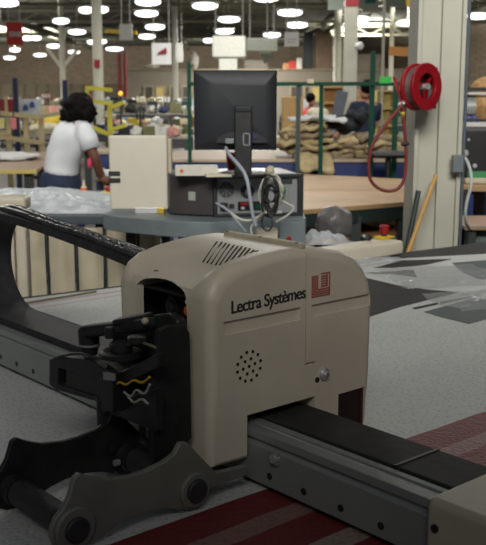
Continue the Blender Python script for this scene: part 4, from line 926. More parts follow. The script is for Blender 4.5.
# ================================================================== left middle ground
def onu(x, y, u):
    r = Vector(ray(x, y)); t = u/r.dot(U); return Vector((r.x*t, r.y*t, H+r.z*t))
def onv(x, y, v):
    r = Vector(ray(x, y)); t = v/r.dot(V); return Vector((r.x*t, r.y*t, H+r.z*t))
film2 = film
def left_side():
    z = .9
    x0 = at(-30, 168, 9.1).x; x1 = at(39, 168, 9.1).x
    t = thing('brown_table', ((x0+x1)/2, 10.4, 0), 'large brown topped table at the left edge with yellow front edge', 'table')
    MB().prism([(x0, 9.0, z-.03), (at(37,168,9.0).x, 9.0, z-.03), (at(62,160,12).x, 12.2, z-.03), (x0-.6, 12.2, z-.03)], (0, 0, .03)).build('tabletop', brownt, t, bevel=.004)
    MB().box(x0, at(37,168,9.0).x, 8.975, 9.0, z-.035, z+.002).build('edge_strip', mat('edge_yellow', C(190, 170, 96), .5), t)
    for x, y in ((x0+.1, 9.1), (x1-.1, 9.1), (x0+.1, 12), (x1, 12)): MB().box(x-.04, x+.04, y-.04, y+.04, 0, z-.03).build('leg', dgreen_p, t)
    MB().box(x0+.1, x1-.1, 9.3, 11.8, .35, .38).build('shelf', blackp, t)
    m = MB(); c = at(4, 152, 10.5); m.lump((c.x, 10.6, z+.03), .35, .4, .05, seed=3, amp=.3, fl=.3); tag(m.build('white_cloth', whitecloth, smooth=True), 'flat white cloth lying on the brown table at the left edge', 'cloth')
    # her work table
    t = thing('sewing_table', (at(112, 180, 8.5).x, 8.7, 0), 'table with white work pieces in front of the woman in white', 'table')
    a = at(94, 180, 8.35).x; b = at(150, 180, 8.35).x
    MB().box(a, b, 8.35, 9.0, .84, .87).build('tabletop', mat('grey_table_top', (0,0,0)), t, bevel=.004)
    for x in (a+.05, b-.05):
        for y in (8.4, 8.95): MB().box(x-.025, x+.025, y-.025, y+.025, 0, .84).build('leg', leg_m, t)
    m = MB(); c = at(106, 178, 8.5); m.lump((c.x+.02, 8.5, .90), .1, .1, .04, seed=12, amp=.3); tag(m.build('white_cloth', whitecloth, smooth=True), 'white work piece under the hands of the woman in white', 'cloth')
    t = frame_table('blue_frame_table', at(92, 150, 10).x, at(158, 150, 10).x, 10, 10.8, 1.02, mat('pinkish_table_top', (0,0,0)), blue_p, 'small blue framed table between the woman in white and the cream console board', apron=.14, shelf=.4)
    # spreading table with film
    Yf, Yb, zs = 5.2, 6.7, .92
    a = at(-40, 214, Yf).x; b = at(163, 214, Yf).x
    t = thing('spreading_table', ((a+b)/2, (Yf+Yb)/2, 0), 'dark grey machine table with canvas covered front at the left, heaped with clear film', 'table')
    MB().box(a, b, Yf, Yb, zs-.05, zs).build('tabletop', mat('dark_grey_blue', C(64, 74, 80), .5), t, bevel=.005)
    cv = mat('canvas_cream', C(184, 174, 150), .85, var=.14, scale=5, bump=.3, bscale=14)
    n = 7; 
    for k in range(n):
        p = a+(b-a)*k/n+.012; q = a+(b-a)*(k+1)/n-.012
        MB().grid(lambda i, j, p=p, q=q, k=k: Vector((p+(q-p)*i, Yf-.03-.035*math.sin(math.pi*i)-.02*noise.noise(Vector((i*2+k, j*3, k))), zs-.06-.8*(1-j))), 10, 12).build('canvas_panel', cv, t, smooth=True)
        if k: MB().box(p-.016, p-.007, Yf-.04, Yf-.005, .05, zs-.05).build('strap', dgreen_p, t)
    for x in (a+.1, b-.1, (a+b)/2):
        for y in (Yf+.1, Yb-.1): MB().box(x-.03, x+.03, y-.03, y+.03, 0, zs-.05).build('leg', dgreen_p, t)
    # emergency stop on it
    c = onz(109, 195, zs); t = thing('emergency_stop', c, 'red emergency stop knob on yellow plate left of the cream console board', 'switch')
    MB().box(c.x-.05, c.x+.04, c.y-.03, c.y+.05, zs, zs+.025).build('yellow_plate', yel, t, bevel=.004)
    MB().lathe((c.x, c.y, zs+.025), (0, 0, 1), [(0, .016), (.012, .016), (.014, .028), (.03, .028), (.036, .02)], 20).build('knob', redp, t)
    c = onz(84, 195, zs); t = thing('glue_bottle', c, 'small orange and white bottle standing behind the film heap below the woman', 'bottle')
    MB().cyl(c, c+Zv*.05, .022, 16).build('bottle', mat('orange_mark', (0,0,0)), t); MB().tube([c+Zv*.05, c+Zv*.07, c+Zv*.1], [.02, .01, .006], 12).build('nozzle', creamd, t)
    # film heaps
    def film(cx, cy, w, d, h, seed, m, lab, nm='clear_film'):
        def fn(i, j):
            a_ = i-.5; b_ = j-.5; rr = max(0, 1-(a_*a_+b_*b_)*4); s = Vector((i*4, j*4, seed))
            return Vector((cx+a_*w*(1+.15*noise.noise(s)), cy+b_*d*(1+.15*noise.noise(s+Vector((9, 0, 0)))), zs+.004+h*rr**.6*(.65+.8*abs(noise.noise(s*1.3)))+.02*abs(noise.noise(s*4))*rr**.3))
        tag(MB().grid(fn, 40, 30).build(nm, m, smooth=True), lab, 'film')
    film(at(20, 190, 6).x, 6.1, 1.3, .9, .05, 3, filmw, 'milky plastic film spread over the left end of the dark machine table')
    film(at(50, 200, 5.6).x, 5.55, .62, .5, .10, 5, film2, 'crumpled heap of clear film in the middle of the dark machine table')
    film(at(92, 205, 5.5).x, 5.5, .6, .5, .06, 8, film2, 'crumpled clear film beside the grey desk end, right part of the dark table')
    # cream housing
    x1 = at(25, 195, 3.55).x; zt = at(10, 197, 3.55).z
    t = thing('machine_housing', (x1-.3, 3.75, 0), 'cream machine housing standing at the left edge behind the black cable loop', 'machine')
    MB().box(x1-.6, x1, 3.55, 3.66, zt-.05, zt).build('top_cover', cream, t, bevel=.015, seg=3)
    MB().box(x1-.6, x1-.055, 3.57, 3.64, 0, zt-.05).build('body', cream, t, bevel=.008)
    MB().box(x1-.05, x1-.006, 3.565, 3.64, 0, zt-.05).build('corner_post', cream, t, bevel=.012)
left_side()

# ================================================================== cutting table and what lies on it
def cut_table():
    t = thing('cutting_table', tuple(fu(-1.5, 2, 0)), 'wide cutting table with dark bristle bed filling the foreground', 'table')
    pts = [fu(-3.14, .6, .80), fu(-3.12, 1.2, .80), fu(-2.80, 3.75, .80), fu(-2.74, 5.6, .80), fu(.25, 5.6, .80), fu(.25, -.5, .80), fu(-3.14, -.5, .80)]
    MB().prism(pts, (0, 0, .044)).build('bristle_bed', mat('bristle_bed', C(54, 54, 54), .7, var=.25, scale=26, bump=.3, bscale=240, spec=.15), t)
    c = sum(pts, Vector())/len(pts)
    MB().prism([Vector((p.x, p.y, .02))+(c-p).normalized()*.08*Vector((1, 1, 0)).length*.7 for p in pts], (0, 0, .775)).build('side_skirt', grey_desk, t)
cut_table()
def lay_mat():
    m = bpy.data.materials.new('perforated_paper'); m.use_nodes = True; nt = m.node_tree; N = nt.nodes; L = nt.links; b = N['Principled BSDF']; b.inputs['Roughness'].default_value = .62
    g = N.new('ShaderNodeNewGeometry')
    du = N.new('ShaderNodeVectorMath'); du.operation = 'DOT_PRODUCT'; du.inputs[1].default_value = U; L.new(g.outputs['Position'], du.inputs[0])
    mr = N.new('ShaderNodeMapRange'); mr.inputs['From Min'].default_value = -3.2; mr.inputs['From Max'].default_value = -.2; L.new(du.outputs['Value'], mr.inputs['Value'])
    r = N.new('ShaderNodeValToRGB'); r.color_ramp.interpolation = 'CONSTANT'
    base = C(190, 192, 190); red = C(112, 40, 38); pink = C(138, 104, 98); redl = C(148, 104, 98)
    seq = [(-3.2, base), (-2.93, C(176, 150, 150)), (-2.90, base), (-2.86, C(172, 150, 152)), (-2.845, base), (-1.205, red), (-1.115, pink), (-1.075, red), (-.99, C(150, 132, 124)), (-.94, red), (-.72, base)]
    els = r.color_ramp.elements
    while len(els) < len(seq): els.new(.5)
    for e, (u, c) in zip(els, seq): e.position = max(0, (u+3.2)/3); e.color = c+(1,)
    # wobble the band edges slightly
    nw = N.new('ShaderNodeTexNoise'); nw.inputs['Scale'].default_value = 3; L.new(g.outputs['Position'], nw.inputs['Vector'])
    ma = N.new('ShaderNodeMath'); ma.operation = 'MULTIPLY_ADD'; ma.inputs[1].default_value = .006; L.new(nw.outputs['Fac'], ma.inputs[0]); L.new(mr.outputs['Result'], ma.inputs[2]); L.new(ma.outputs[0], r.inputs['Fac'])
    vo = N.new('ShaderNodeTexVoronoi'); vo.inputs['Scale'].default_value = 95; L.new(g.outputs['Position'], vo.inputs['Vector'])
    r2 = N.new('ShaderNodeValToRGB'); r2.color_ramp.elements[0].position = .1; r2.color_ramp.elements[0].color = (.72, .72, .72, 1); r2.color_ramp.elements[1].position = .45; r2.color_ramp.elements[1].color = (1.05, 1.05, 1.05, 1); L.new(vo.outputs['Distance'], r2.inputs['Fac'])
    n3 = N.new('ShaderNodeTexNoise'); n3.inputs['Scale'].default_value = 2.5; n3.inputs['Detail'].default_value = 5; L.new(g.outputs['Position'], n3.inputs['Vector'])
    r3 = N.new('ShaderNodeValToRGB'); r3.color_ramp.elements[0].position = .3; r3.color_ramp.elements[0].color = (.88, .88, .88, 1); r3.color_ramp.elements[1].position = .7; r3.color_ramp.elements[1].color = (1.04, 1.04, 1.04, 1); L.new(n3.outputs['Fac'], r3.inputs['Fac'])
    m1 = N.new('ShaderNodeMix'); m1.data_type = 'RGBA'; m1.blend_type = 'MULTIPLY'; m1.inputs[0].default_value = 1; L.new(r.outputs['Color'], m1.inputs[6]); L.new(r2.outputs['Color'], m1.inputs[7])
    m2 = N.new('ShaderNodeMix'); m2.data_type = 'RGBA'; m2.blend_type = 'MULTIPLY'; m2.inputs[0].default_value = 1; L.new(m1.outputs[2], m2.inputs[6]); L.new(r3.outputs['Color'], m2.inputs[7]); L.new(m2.outputs[2], b.inputs['Base Color'])
    ad = N.new('ShaderNodeMath'); ad.operation = 'ADD'; L.new(vo.outputs['Distance'], ad.inputs[0]); L.new(n3.outputs['Fac'], ad.inputs[1])
    bp = N.new('ShaderNodeBump'); bp.inputs['Strength'].default_value = .4; bp.inputs['Distance'].default_value = .004; L.new(ad.outputs[0], bp.inputs['Height']); L.new(bp.outputs['Normal'], b.inputs['Normal'])
    return m
pm = lay_mat()
lay = [fu(-3.06, .3, .8445), fu(-3.06, 1.2, .8445), fu(-2.93, 2.3, .8445), onz(340, 263, .8445), onz(486, 255, .8445), fu(-2.3, 5.4, .8445), fu(.2, 5.4, .8445), fu(.2, -.45, .8445), fu(-3.06, -.45, .8445)]
o = MB().prism(lay, (0, 0, .0055)).build('paper_lay', pm); tag(o, 'pale perforated covering with dark red bands spread over the cutting table', 'fabric')
def sheet(px, name, m, label, cat, z=.8502, th=.0012, parent=None):
    o = MB().prism([onz(x, y, z) for x, y in px], (0, 0, th)).build(name, m); return tag(o, label, cat)
dk = mat('dark_vinyl', C(42, 40, 40), .7, var=.2, scale=8, bump=.15, bscale=30, spec=.15)
dg = mat('grey_vinyl', C(66, 78, 78), .6, var=.15, scale=8, bump=.15, bscale=30, spec=.25)
sheet([(366, 278), (400, 286), (430, 290), (458, 292.5), (400, 307), (366, 318)], 'dark_sheet', dk, 'dark wedge shaped piece beside the right end of the cream cutter cover', 'sheet')
sheet([(452, 263), (490, 260), (490, 279.5), (478, 279), (462, 272)], 'dark_sheet', dg, 'dark grey green piece at the right edge of the table, topmost one', 'sheet')
sheet([(424, 312), (450, 305), (474, 298), (490, 300.5), (490, 318), (469, 324), (440, 317)], 'dark_sheet', dg, 'dark grey green piece at the right edge of the table, lowest one', 'sheet')
sheet([(374, 268), (402, 260.5), (452, 259), (425, 265), (392, 268)], 'dark_sheet', dk, 'thin dark strip just in front of the far white band on the table', 'sheet')
sheet([(366, 273), (398, 271), (413, 270), (417, 277), (400, 275)], 'dark_sheet', dk, 'small dark sliver above the point of the dark wedge', 'sheet')
sheet([(415, 309.5), (445, 303), (478, 295.5), (446, 301), (412, 308)], 'dark_sheet', dk, 'very narrow dark line of material right of the dark wedge', 'sheet')
def crumple(cx, cy, w, d, h, seed, m, lab, rot=0, z=.8517, nm='clear_film', n=34):
    def fn(i, j):
        a = (i-.5); b = (j-.5); s = Vector((i*3.5, j*3.5, seed)); rr = max(0, 1-(a*a+b*b)*4)
        x = a*w*(1+.2*noise.noise(s)); y = b*d*(1+.25*noise.noise(s+Vector((5, 5, 0))))
        return Vector((cx+x*math.cos(rot)-y*math.sin(rot), cy+x*math.sin(rot)+y*math.cos(rot), z+h*rr**.7*(.35+1.1*abs(noise.noise(s*1.2)))+.006*abs(noise.noise(s*3))))
    tag(MB().grid(fn, n, n).build(nm, m, smooth=True), lab, 'film')
c = onz(450, 276, .852); crumple(c.x-.02, c.y, .5, .42, .018, 3, mat('clear_film_thin', C(186, 190, 192), .2, bump=.8, bscale=22, alpha=.4), 'thin clear film lying wrinkled over the dark pieces at the right of the table', .3)
c = onz(482, 300, .852); crumple(c.x, c.y, .34, .3, .012, 6, mat('clear_film_thin', (0,0,0)), 'small clear film scrap at the right edge of the table', .3)
c = onz(322, 240, .87); crumple(c.x+.0, c.y+.05,   .30, .2, .07, 9, film, 'white crumpled film heap just behind the cream cutter cover', .2, z=.852)
c = onz(375, 262, .852); crumple(c.x-.06, c.y, .42, .12, .016, 11, film, 'wrinkled film strip trailing right from the white film heap', .5)
c = onz(336, 236, .86); m = MB(); m.lump((c.x, c.y+.1, .91), .10, .09, .10, seed=15, amp=.14, sub=4, fl=.4, freq=1.3); tag(m.build('plastic_bag', mat('smoky_bag', C(92, 90, 88), .35, bump=.8, bscale=30), smooth=True), 'smoky grey plastic bag standing left of the red emergency stop', 'bag')
# control box with emergency stop
def ctrl():
    A = onz(322, 253, .915); B = onz(404, 240.5, .915); d = (B-A).normalized(); n = Vector((-d.y, d.x, 0)); dep = .13
    t = thing('control_box', (A+B)/2+n*dep/2-Zv*.07, 'long flat cream control box at the far edge of the cutting table', 'control box')
    MB().prism([p-Zv*.064 for p in (A, B, B+n*dep, A+n*dep)], (0, 0, .064)).build('housing', cream, t, bevel=.012, seg=3)
    for px in ((383, 240),):
        c = onz(384, 238.5, .915)
        MB().prism([c+d*-.04+n*-.025, c+d*.045+n*-.025, c+d*.045+n*.03, c+d*-.04+n*.03], (0, 0, .012)).build('yellow_plate', yel, t, bevel=.003)
        MB().lathe(c+Zv*.012, (0, 0, 1), [(0, .014), (.01, .014), (.012, .014)], 20).build('black_collar', blackp, t)
        MB().lathe(c+Zv*.022, (0, 0, 1), [(0, .018), (.008, .021), (.036, .024), (.042, .018)], 24).build('red_knob', redp, t)
    c = onz(366, 240, .915); MB().lump(c+Zv*.01, .028, .02, .018, amp=.05).build('black_knob', blackp, t, smooth=True)
    MB().lump(c+Vector((-.01, -.012, .02)), .007, .006, .006, amp=.05).build('pale_indicator', mat('pale_indicator', C(170, 200, 196), .3), t, smooth=True)
ctrl()
m = MB(); m.bar(onz(26, 303, .853), onz(96, 291.5, .853), .012, .006); tag(m.build('ruler', mat('olive_ruler', C(110, 108, 84), .5), bevel=.001), 'long thin olive strip lying on the table left of the cutter', 'ruler')

# ================================================================== gantry beam
def beam():
    fu = lambda u, v, z: U*u+V*(v+.008)+Zv*z
    class BM(MB):
        def ubox(s, u0, u1, v0, v1, z0, z1): return s.box(u0, u1, v0, v1, z0, z1, fu)

    t = thing('gantry_beam', tuple(fu(-1.9, 1.15, .85)), 'long grey aluminium gantry beam crossing the cutting table under the cream cutter head', 'gantry')
    u0, u1 = -3.05, -.815
    prof = [(1.07, .862), (1.22, .862), (1.22, .955), (1.118, .955), (1.118, .962), (1.104, .962), (1.104, .950), (1.094, .950), (1.094, .960), (1.07, .960), (1.07, .945), (1.076, .941), (1.076, .936), (1.07, .932)]
    BM().prism([fu(u0, v, z) for v, z in prof], U*(u1-u0)).build('extrusion', alu, t, bevel=.0015)
    BM().ubox(u0, u1, 1.096, 1.103, .950, .958).build('steel_rail', shine, t)
    BM().ubox(u0, u1, 1.085, 1.21, .852, .862).build('foot_shade_strip', blackm, t)  # recessed foot, black to stand in for the shadow under the beam
    BM().ubox(-1.5, u1, 1.122, 1.232, .955, .966).build('belt_cover', mat('belt_black', C(50, 50, 46), .75, var=.15, scale=20, bump=.1, bscale=60, spec=.25), t, bevel=.002)
    BM().ubox(u0, -1.5, 1.122, 1.232, .9545, .9568).build('belt_cover', MATS['belt_black'], t)
    BM().ubox(u0, u1, 1.228, 1.236, .90, .958).build('far_rail', alu, t, bevel=.001)
    k = -2.24-.088*8
    while k < -.86:
        if not -1.62 < k < -1.24:
            c = fu(k, 1.07, .8835)
            BM().cyl(c+V*.002, c-V*.001, .0065, 16).build('bolt', blackm, t)
        k += .088
    for u, z_ in ((-.94, .966), (-1.78, .957)): BM().ubox(u, u+.006, 1.12, 1.234, z_, z_+.0015).build('joint_strip', blackm, t)
    q = fu(-1.165, 1.07, .925); BM().cyl(q+V*.0, q-V*.012, .008, 14).build('bracket_screw', shine, t); BM().ubox(-1.178, -1.158, 1.062, 1.07, .912, .938).build('stop_bracket', alu, t, bevel=.002)
    # end cover
    cv = BM(); s = [(1.058, .853), (1.058, .955), (1.066, .968), (1.24, .968), (1.245, .96), (1.245, .853)]
    sec = [(-.822, 0, 0), (-.815, .0, .0), (-.62, .0, .0), (-.3, 0, -.0)]
    vs = [[cv.bm.verts.new(fu(u, v, z+dz)) for v, z in s] for u, _, dz in sec]
    for a, b in zip(vs, vs[1:]):
        for i in range(6): cv.bm.faces.new([a[i], a[(i+1) % 6], b[(i+1) % 6], b[i]])
    cv.bm.faces.new(vs[0]); cv.bm.faces.new(vs[-1])
    ec = cv.build('end_cover', mat('cream_cover', C(178, 170, 152), .5, var=.05, bump=.04, bscale=90), t, bevel=.006, seg=3)
    c = fu(-.805, 1.058, .925); BM().cyl(c+V*.001, c-V*.003, .0065, 14).build('cover_screw', blackm, ec)
beam()

# ================================================================== cable carrier
def chain():
    path = []; cu, cz, R = -2.315, 1.110, .142
    u = -1.56
    while u > cu: path.append((u, cz-R)); u -= .033
    n = 13
    for k in range(n+1): a = -math.pi/2-math.pi*k/n; path.append((cu+R*math.cos(a), cz+R*math.sin(a)))
    u = cu+.033
    while u < -1.50:
        f = (u-cu)/(-1.5-cu); path.append((u, cz+R+.004*math.sin(f*3.1)-.062*f**1.3)); u += .033
    t = thing('cable_carrier', tuple(fu(cu, 1.16, .966)), 'black cable carrier looping up from the gantry beam into the back of the cutter head', 'cable carrier')
    N_ = len(path); top0 = N_-27
    def ctr(i):
        k = max(0, min(1, (i-top0)/9)); hw = .058*(1-k)+.024*k; return 1.107+hw, hw
    for side in (-1, 1):
        m = MB()
        for i in range(N_-1):
            a, b = path[i], path[i+1]; vc, hw = ctr(i); vc += side*(hw-.003); p = fu(a[0], vc, a[1]); q = fu(b[0], vc, b[1]); d = (q-p).normalized(); nn = d.cross(V)
            m.hexa([p+d*.001-V*.004-nn*.0095, p+d*.001+V*.004-nn*.0095, q-d*.001+V*.004-nn*.0095, q-d*.001-V*.004-nn*.0095, p+d*.001-V*.004+nn*.0095, p+d*.001+V*.004+nn*.0095, q-d*.001+V*.004+nn*.0095, q-d*.001-V*.004+nn*.0095])
        m.build('side_links', rubber, t)
    for off, nm in ((-.008, 'outer_band'), (.008, 'inner_band')):
        m = MB(); rows = []
        for i, a in enumerate(path):
            b = path[min(i+1, N_-1)]; c = path[max(i-1, 0)]; d = (fu(b[0], 0, b[1])-fu(c[0], 0, c[1])).normalized(); nn = d.cross(V); vc, hw = ctr(i)
            rows.append([m.bm.verts.new(fu(a[0], vc, a[1])+V*v+nn*(off+e)) for v, e in ((-hw, -.0012), (hw, -.0012), (hw, .0012), (-hw, .0012))])
        for a, b in zip(rows, rows[1:]):
            for i in range(4): m.bm.faces.new([a[i], a[(i+1) % 4], b[(i+1) % 4], b[i]])
        m.build(nm, rubber, t, smooth=False)
    r = random.Random(4)
    for k, (f, rad) in enumerate(((-.62, .009), (.05, .011), (.7, .009))):
        pts = []
        for i in range(N_-27, N_, 2):
            vc, hw = ctr(i); a, z = path[i]; pts.append(fu(a, vc+f*(min(hw, .03)-.004)+r.uniform(-.003, .003), z+.008+rad*.7+r.uniform(-.001, .002)))
        MB().tube(pts, rad, 10, sm=2).build('taped_cable', tape, t, smooth=True)
chain()

# ================================================================== cutter head
ARC = [(.992, 1.222), (1.004, 1.243), (1.03, 1.258), (1.07, 1.268), (1.12, 1.275), (1.17, 1.279), (1.22, 1.279), (1.27, 1.271), (1.32, 1.262), (1.36, 1.247), (1.388, 1.222), (1.407, 1.192)]
def ztop(v):
    for (a, za), (b, zb) in zip(ARC, ARC[1:]):
        if a <= v <= b: return za+(zb-za)*(v-a)/(b-a)
    return ARC[0][1] if v < ARC[0][0] else ARC[-1][1]
def cutter():
    t = thing('cutter_head', tuple(fu(-1.385, 1.19, .86)), 'cream fabric cutter head with dark lettering and red emblem straddling the gantry beam', 'cutting machine')
    u0, u1 = -1.53, -1.24
    us = [(u0, .020, 0), (u0+.003, .010, 0), (u0+.010, .003, 0), (u0+.02, 0, 0), (u0+.035, 0, 0), (u0+.05, 0, 1), (-1.4, 0, 1), (u1-.055, 0, 1), (u1-.04, 0, 0), (u1-.02, 0, 0), (u1-.010, .003, 0), (u1-.003, .010, 0), (u1, .020, 0)]
    hb = MB(); rings = []
    for u, ins, dip in us:
        ring = [(.987+ins, .90+ins*.6), (.987+ins, 1.05), (.987+ins, 1.205-ins*.3)]
        for v, z in ARC:
            k = max(0, min(1, (1.15-v)/.15)); dd = .014*k*dip if v > .995 else 0
            vv = v+(ins if v < 1.19 else -ins)*min(1, abs(v-1.19)/.12)
            ring.append((vv, z-ins-dd))
        ring += [(1.414-ins, 1.155), (1.412-ins, 1.0), (1.402-ins, .886+ins*.5)]
        rings.append([hb.bm.verts.new(fu(u, v, z)) for v, z in ring])
    n = len(rings[0])
    for a, b in zip(rings, rings[1:]):
        for i in range(n): hb.bm.faces.new([a[i], a[(i+1) % n], b[(i+1) % n], b[i]])
    hb.bm.faces.new(rings[0][::-1]); hb.bm.faces.new(rings[-1])
    hood = hb.build('hood', cream, t)
    def cut(mb):
        c = mb.build('c', cream, t); bpy.context.view_layer.update()
        md = hood.modifiers.new('b', 'BOOLEAN'); md.object = c; md.operation = 'DIFFERENCE'; md.solver = 'EXACT'; baked(hood); bpy.data.objects.remove(c)
    # front opening with arched top
    pts = [(-1.465, .8), (-1.463, 1.188)]+[(-1.385-.08*math.cos(a), 1.190+.036*math.sin(a)**.6) for a in [math.pi*k/12 for k in range(1, 12)]]+[(-1.305, 1.18), (-1.305, .8)]
    cut(MB().prism([fu(u, .97, z) for u, z in pts], V*.11))
    cut(MB().ubox(-1.6, -1.2, 1.073, 1.247, .8, .985))          # over the beam
    cut(MB().ubox(-1.5085, -1.2635, 1.0035, 1.369, .79, 1.2025))        # hollow inside
    cut(MB().ubox(-1.2455, -1.2, 1.018, 1.205, 1.143, 1.168))   # raised line grooves
    cut(MB().ubox(-1.2455, -1.2, 1.236, 1.404, 1.143, 1.168))
    cut(MB().ubox(-1.245, -1.2, 1.218, 1.222, 1.056, 1.3))    # seam
    cut(MB().ubox(-1.245, -1.2, 1.218, 1.246, 1.052, 1.056))
    cut(MB().ubox(-1.252, -1.2, 1.313, 1.391, .8, .975))        # recess for dark panel
    b = hood.modifiers.new('bevel', 'BEVEL'); b.width = .0025; b.segments = 2; b.limit_method = 'ANGLE'; b.angle_limit = math.radians(40)
    for p in hood.data.polygons: p.use_smooth = True
    w = hood.modifiers.new('wn', 'WEIGHTED_NORMAL'); w.keep_sharp = True
    # inside: black sheets added for the shade in the enclosed hollow
    MB().ubox(-1.508, -1.264, 1.066, 1.069, .9, 1.202).build('shade_plate', darkv, t)
    for a_, b_ in ((-1.508, -1.505), (-1.267, -1.264)): MB().ubox(a_, b_, 1.004, 1.066, .9, 1.202).build('shade_liner', darkv, t)
    MB().ubox(-1.505, -1.267, 1.004, 1.066, 1.199, 1.202).build('shade_liner', darkv, t)
    c = fu(-1.41, 1.06, 1.165); MB().lathe(c, -V, [(0, .03), (.02, .03), (.022, .02), (.03, .02)], 20).build('motor', blackm, t)
    MB().lathe(c-V*.03, -V, [(0, .013), (.006, .012)], 16).build('motor_shaft', blackm, t)
    MB().lump(fu(-1.325, 1.01, 1.175), .012, .012, .013, amp=.1).build('orange_fitting', mat('orange_mark', (0,0,0)), t, smooth=True)
    MB().lump(fu(-1.325, 1.005, 1.192), .006, .006, .005, amp=.1, sub=2).build('white_fitting', white, t, smooth=True)
    # vents
    near = [(203,262), (207,263), (211,264), (215.5,265), (219.5,265), (225,263), (231,260.5), (238,258), (244,255.5), (250,253.5), (255,252)]
    far = [(217,241.5), (222,242), (226,243), (229.5,244), (234,245), (238,246), (242,246.5), (246,247.5), (250,248.5), (254,250), (258,250.5)]
    def surf(x, y):
        z = 1.275
        for _ in range(12):
            p = onz(x, y, z); v = p.x*V.x+p.y*V.y; k = max(0, min(1, (1.15-v)/.15)); zz = ztop(v)-.014*k; z += (zz-z)*.5
        return onz(x, y, z+.0006)
    m = MB()
    for a, b in zip(near, far): m.bar(surf(*a), surf(*b), .0028, .0012)
    m.build('vent_slots', mat('vent_brown', C(48, 40, 34), .8), hood)
    # hinge along the top
    m = MB(); m.ubox(-1.478, -1.25, 1.213, 1.228, 1.276, 1.287); m.build('hinge', creamd, t, bevel=.003)
    for u in (-1.466, -1.365, -1.262): MB().lathe(fu(u, 1.215, 1.2865), Zv, [(0, .0035), (.0015, .003)], 10).build('hinge_rivet', blackm, hood)
    # lettering
    fx = -1.2395
    cu = bpy.data.curves.new('txt', 'FONT'); cu.body = 'Lectra Syst\u00e8mes'; cu.size = 1; cu.offset = .012; cu.extrude = .01; cu.space_character = .92
    to = bpy.data.objects.new('txt', cu); COL.objects.link(to); dg_ = bpy.context.evaluated_depsgraph_get(); dg_.update()
    me = bpy.data.meshes.new_from_object(to.evaluated_get(dg_)); bpy.data.objects.remove(to)
    xs = [v.co.x for v in me.vertices]; x0, x1 = min(xs), max(xs)
    o = bpy.data.objects.new('lettering', me); COL.objects.link(o); w0 = Vector(t['_w'])
    cap = .0235/.72; zb = 1.1805
    tb_ = bmesh.new(); tb_.from_mesh(me); me2 = bpy.data.meshes.new('lettering'); ob_ = bmesh.new()
    for sh in (-.0005, 0, .0005):
        mp = {}
        for v in tb_.verts:
            x, y, z = v.co; k = (x-x0)/(x1-x0)
            mp[v] = ob_.verts.new(fu(fx-.0002+z*.02+sh*.04, 1.036+.182*k+sh, zb+.004*k+y*cap)-w0)
        for f in tb_.faces:
            try: ob_.faces.new([mp[v] for v in f.verts])
            except ValueError: pass
    ob_.to_mesh(me2); ob_.free(); tb_.free(); me = me2; o.data = me
    me.materials.clear(); me.materials.append(mat('letter_black', C(40, 40, 42), .5)); o.parent = hood; o['_w'] = tuple(w0)
    # emblem: nested strokes forming a U
    em = MB(); v0, v1, z0, z1 = 1.2335, 1.283, 1.1815, 1.227
    def st(a, b, c, d): em.ubox(fx-.0006, fx+.0006, v0+(v1-v0)*a, v0+(v1-v0)*c, z0+(z1-z0)*b, z0+(z1-z0)*d)
    w = .062
    for k in range(4): st(k*.095, k*.095, k*.095+w, .93)
    for k in range(4): st(k*.095+w, k*.095, 1, k*.095+w)
    st(1-w, w, 1, 1); st(.5, 1-w, 1-w, 1)
    for k in range(5): st(.5, .40+k*.105, .86, .40+k*.105+w)
    st(.80, .40, .86, .9)
    em.build('red_emblem', mat('emblem_red', C(166, 92, 80), .5), hood)
    # speaker holes
    m = MB(); c0 = fu(fx, 1.077, 1.077)
    for r, n in ((0, 1), (.0125, 6), (.0245, 12)):
        for k in range(n): a = 2*math.pi*k/max(n, 1)+.2; c = c0+V*r*math.cos(a)*1.15+Zv*r*math.sin(a)*1.12; m.cyl(c-U*.001, c+U*.0004, .0031, 10)
    m.build('speaker_holes', darkv, hood)
    # lock
    c = fu(fx, 1.270, 1.026); m = MB(); m.lathe(c, U, [(-.001, .0125), (.004, .0125), (.006, .010), (.006, .006), (.010, .006), (.011, .004)], 24); m.build('lock', shine, hood)
    m = MB(); m.bar(c+U*.0115-Zv*.004, c+U*.0115+Zv*.004, .0015, .001, up=U); m.build('keyhole', darkv, hood)
    c = fu(fx, 1.252, 1.017); MB().cyl(c-U*.001, c+U*.001, .0055, 16).build('hole', darkv, hood)
    MB().ubox(-1.2515, -1.246, 1.314, 1.390, .89, .974).build('side_window', mat('dark_brown_panel', C(44, 36, 34), .4, var=.2), hood)
    MB().ubox(-1.246, -1.243, 1.382, 1.389, .89, .972).build('red_label', mat('red_label', C(70, 30, 30), .5), hood)
    # small cover mark on top front
    MB().lathe(onz(156, 271, 1.247), Zv, [(0, .005), (.0015, .004)], 12).build('top_screw', blackm, hood)

    # ---- tool carriage in front
    T = lambda pts, u, th, name, m=blackm, bevel=.002: MB().prism([onu(x, y, u) for x, y in pts], U*-th).build(name, m, t, bevel=bevel)
    G = lambda pts, v, th, name, m=blackm, bevel=.002: MB().prism([onv(x, y, v) for x, y in pts], V*th).build(name, m, t, bevel=bevel)
    T([(158, 344), (160, 331), (170, 326), (185, 325), (190, 333), (192, 438), (163, 467), (153, 467), (152, 400)], -1.274, .014, 'side_plate')
    T([(115, 330), (140, 322), (147, 326), (148, 398), (118, 398)], -1.46, .012, 'rear_side_plate')
    G([(146, 324), (152, 315), (168, 313), (177, 320), (179, 342), (147, 344)], .95, .022, 'casting', bevel=.006)
    G([(49, 360), (57, 356), (92, 360), (112, 376), (112, 388), (88, 378), (58, 368), (58, 384), (95, 396), (97, 402), (56, 390), (49, 385)], .86, .02, 'frame_bracket')
    G([(100, 378), (113, 374), (113, 413), (101, 411)], .855, .03, 'frame_block')
    G([(113, 376), (158, 353), (158, 368), (113, 388)], .87, .02, 'upper_arm')
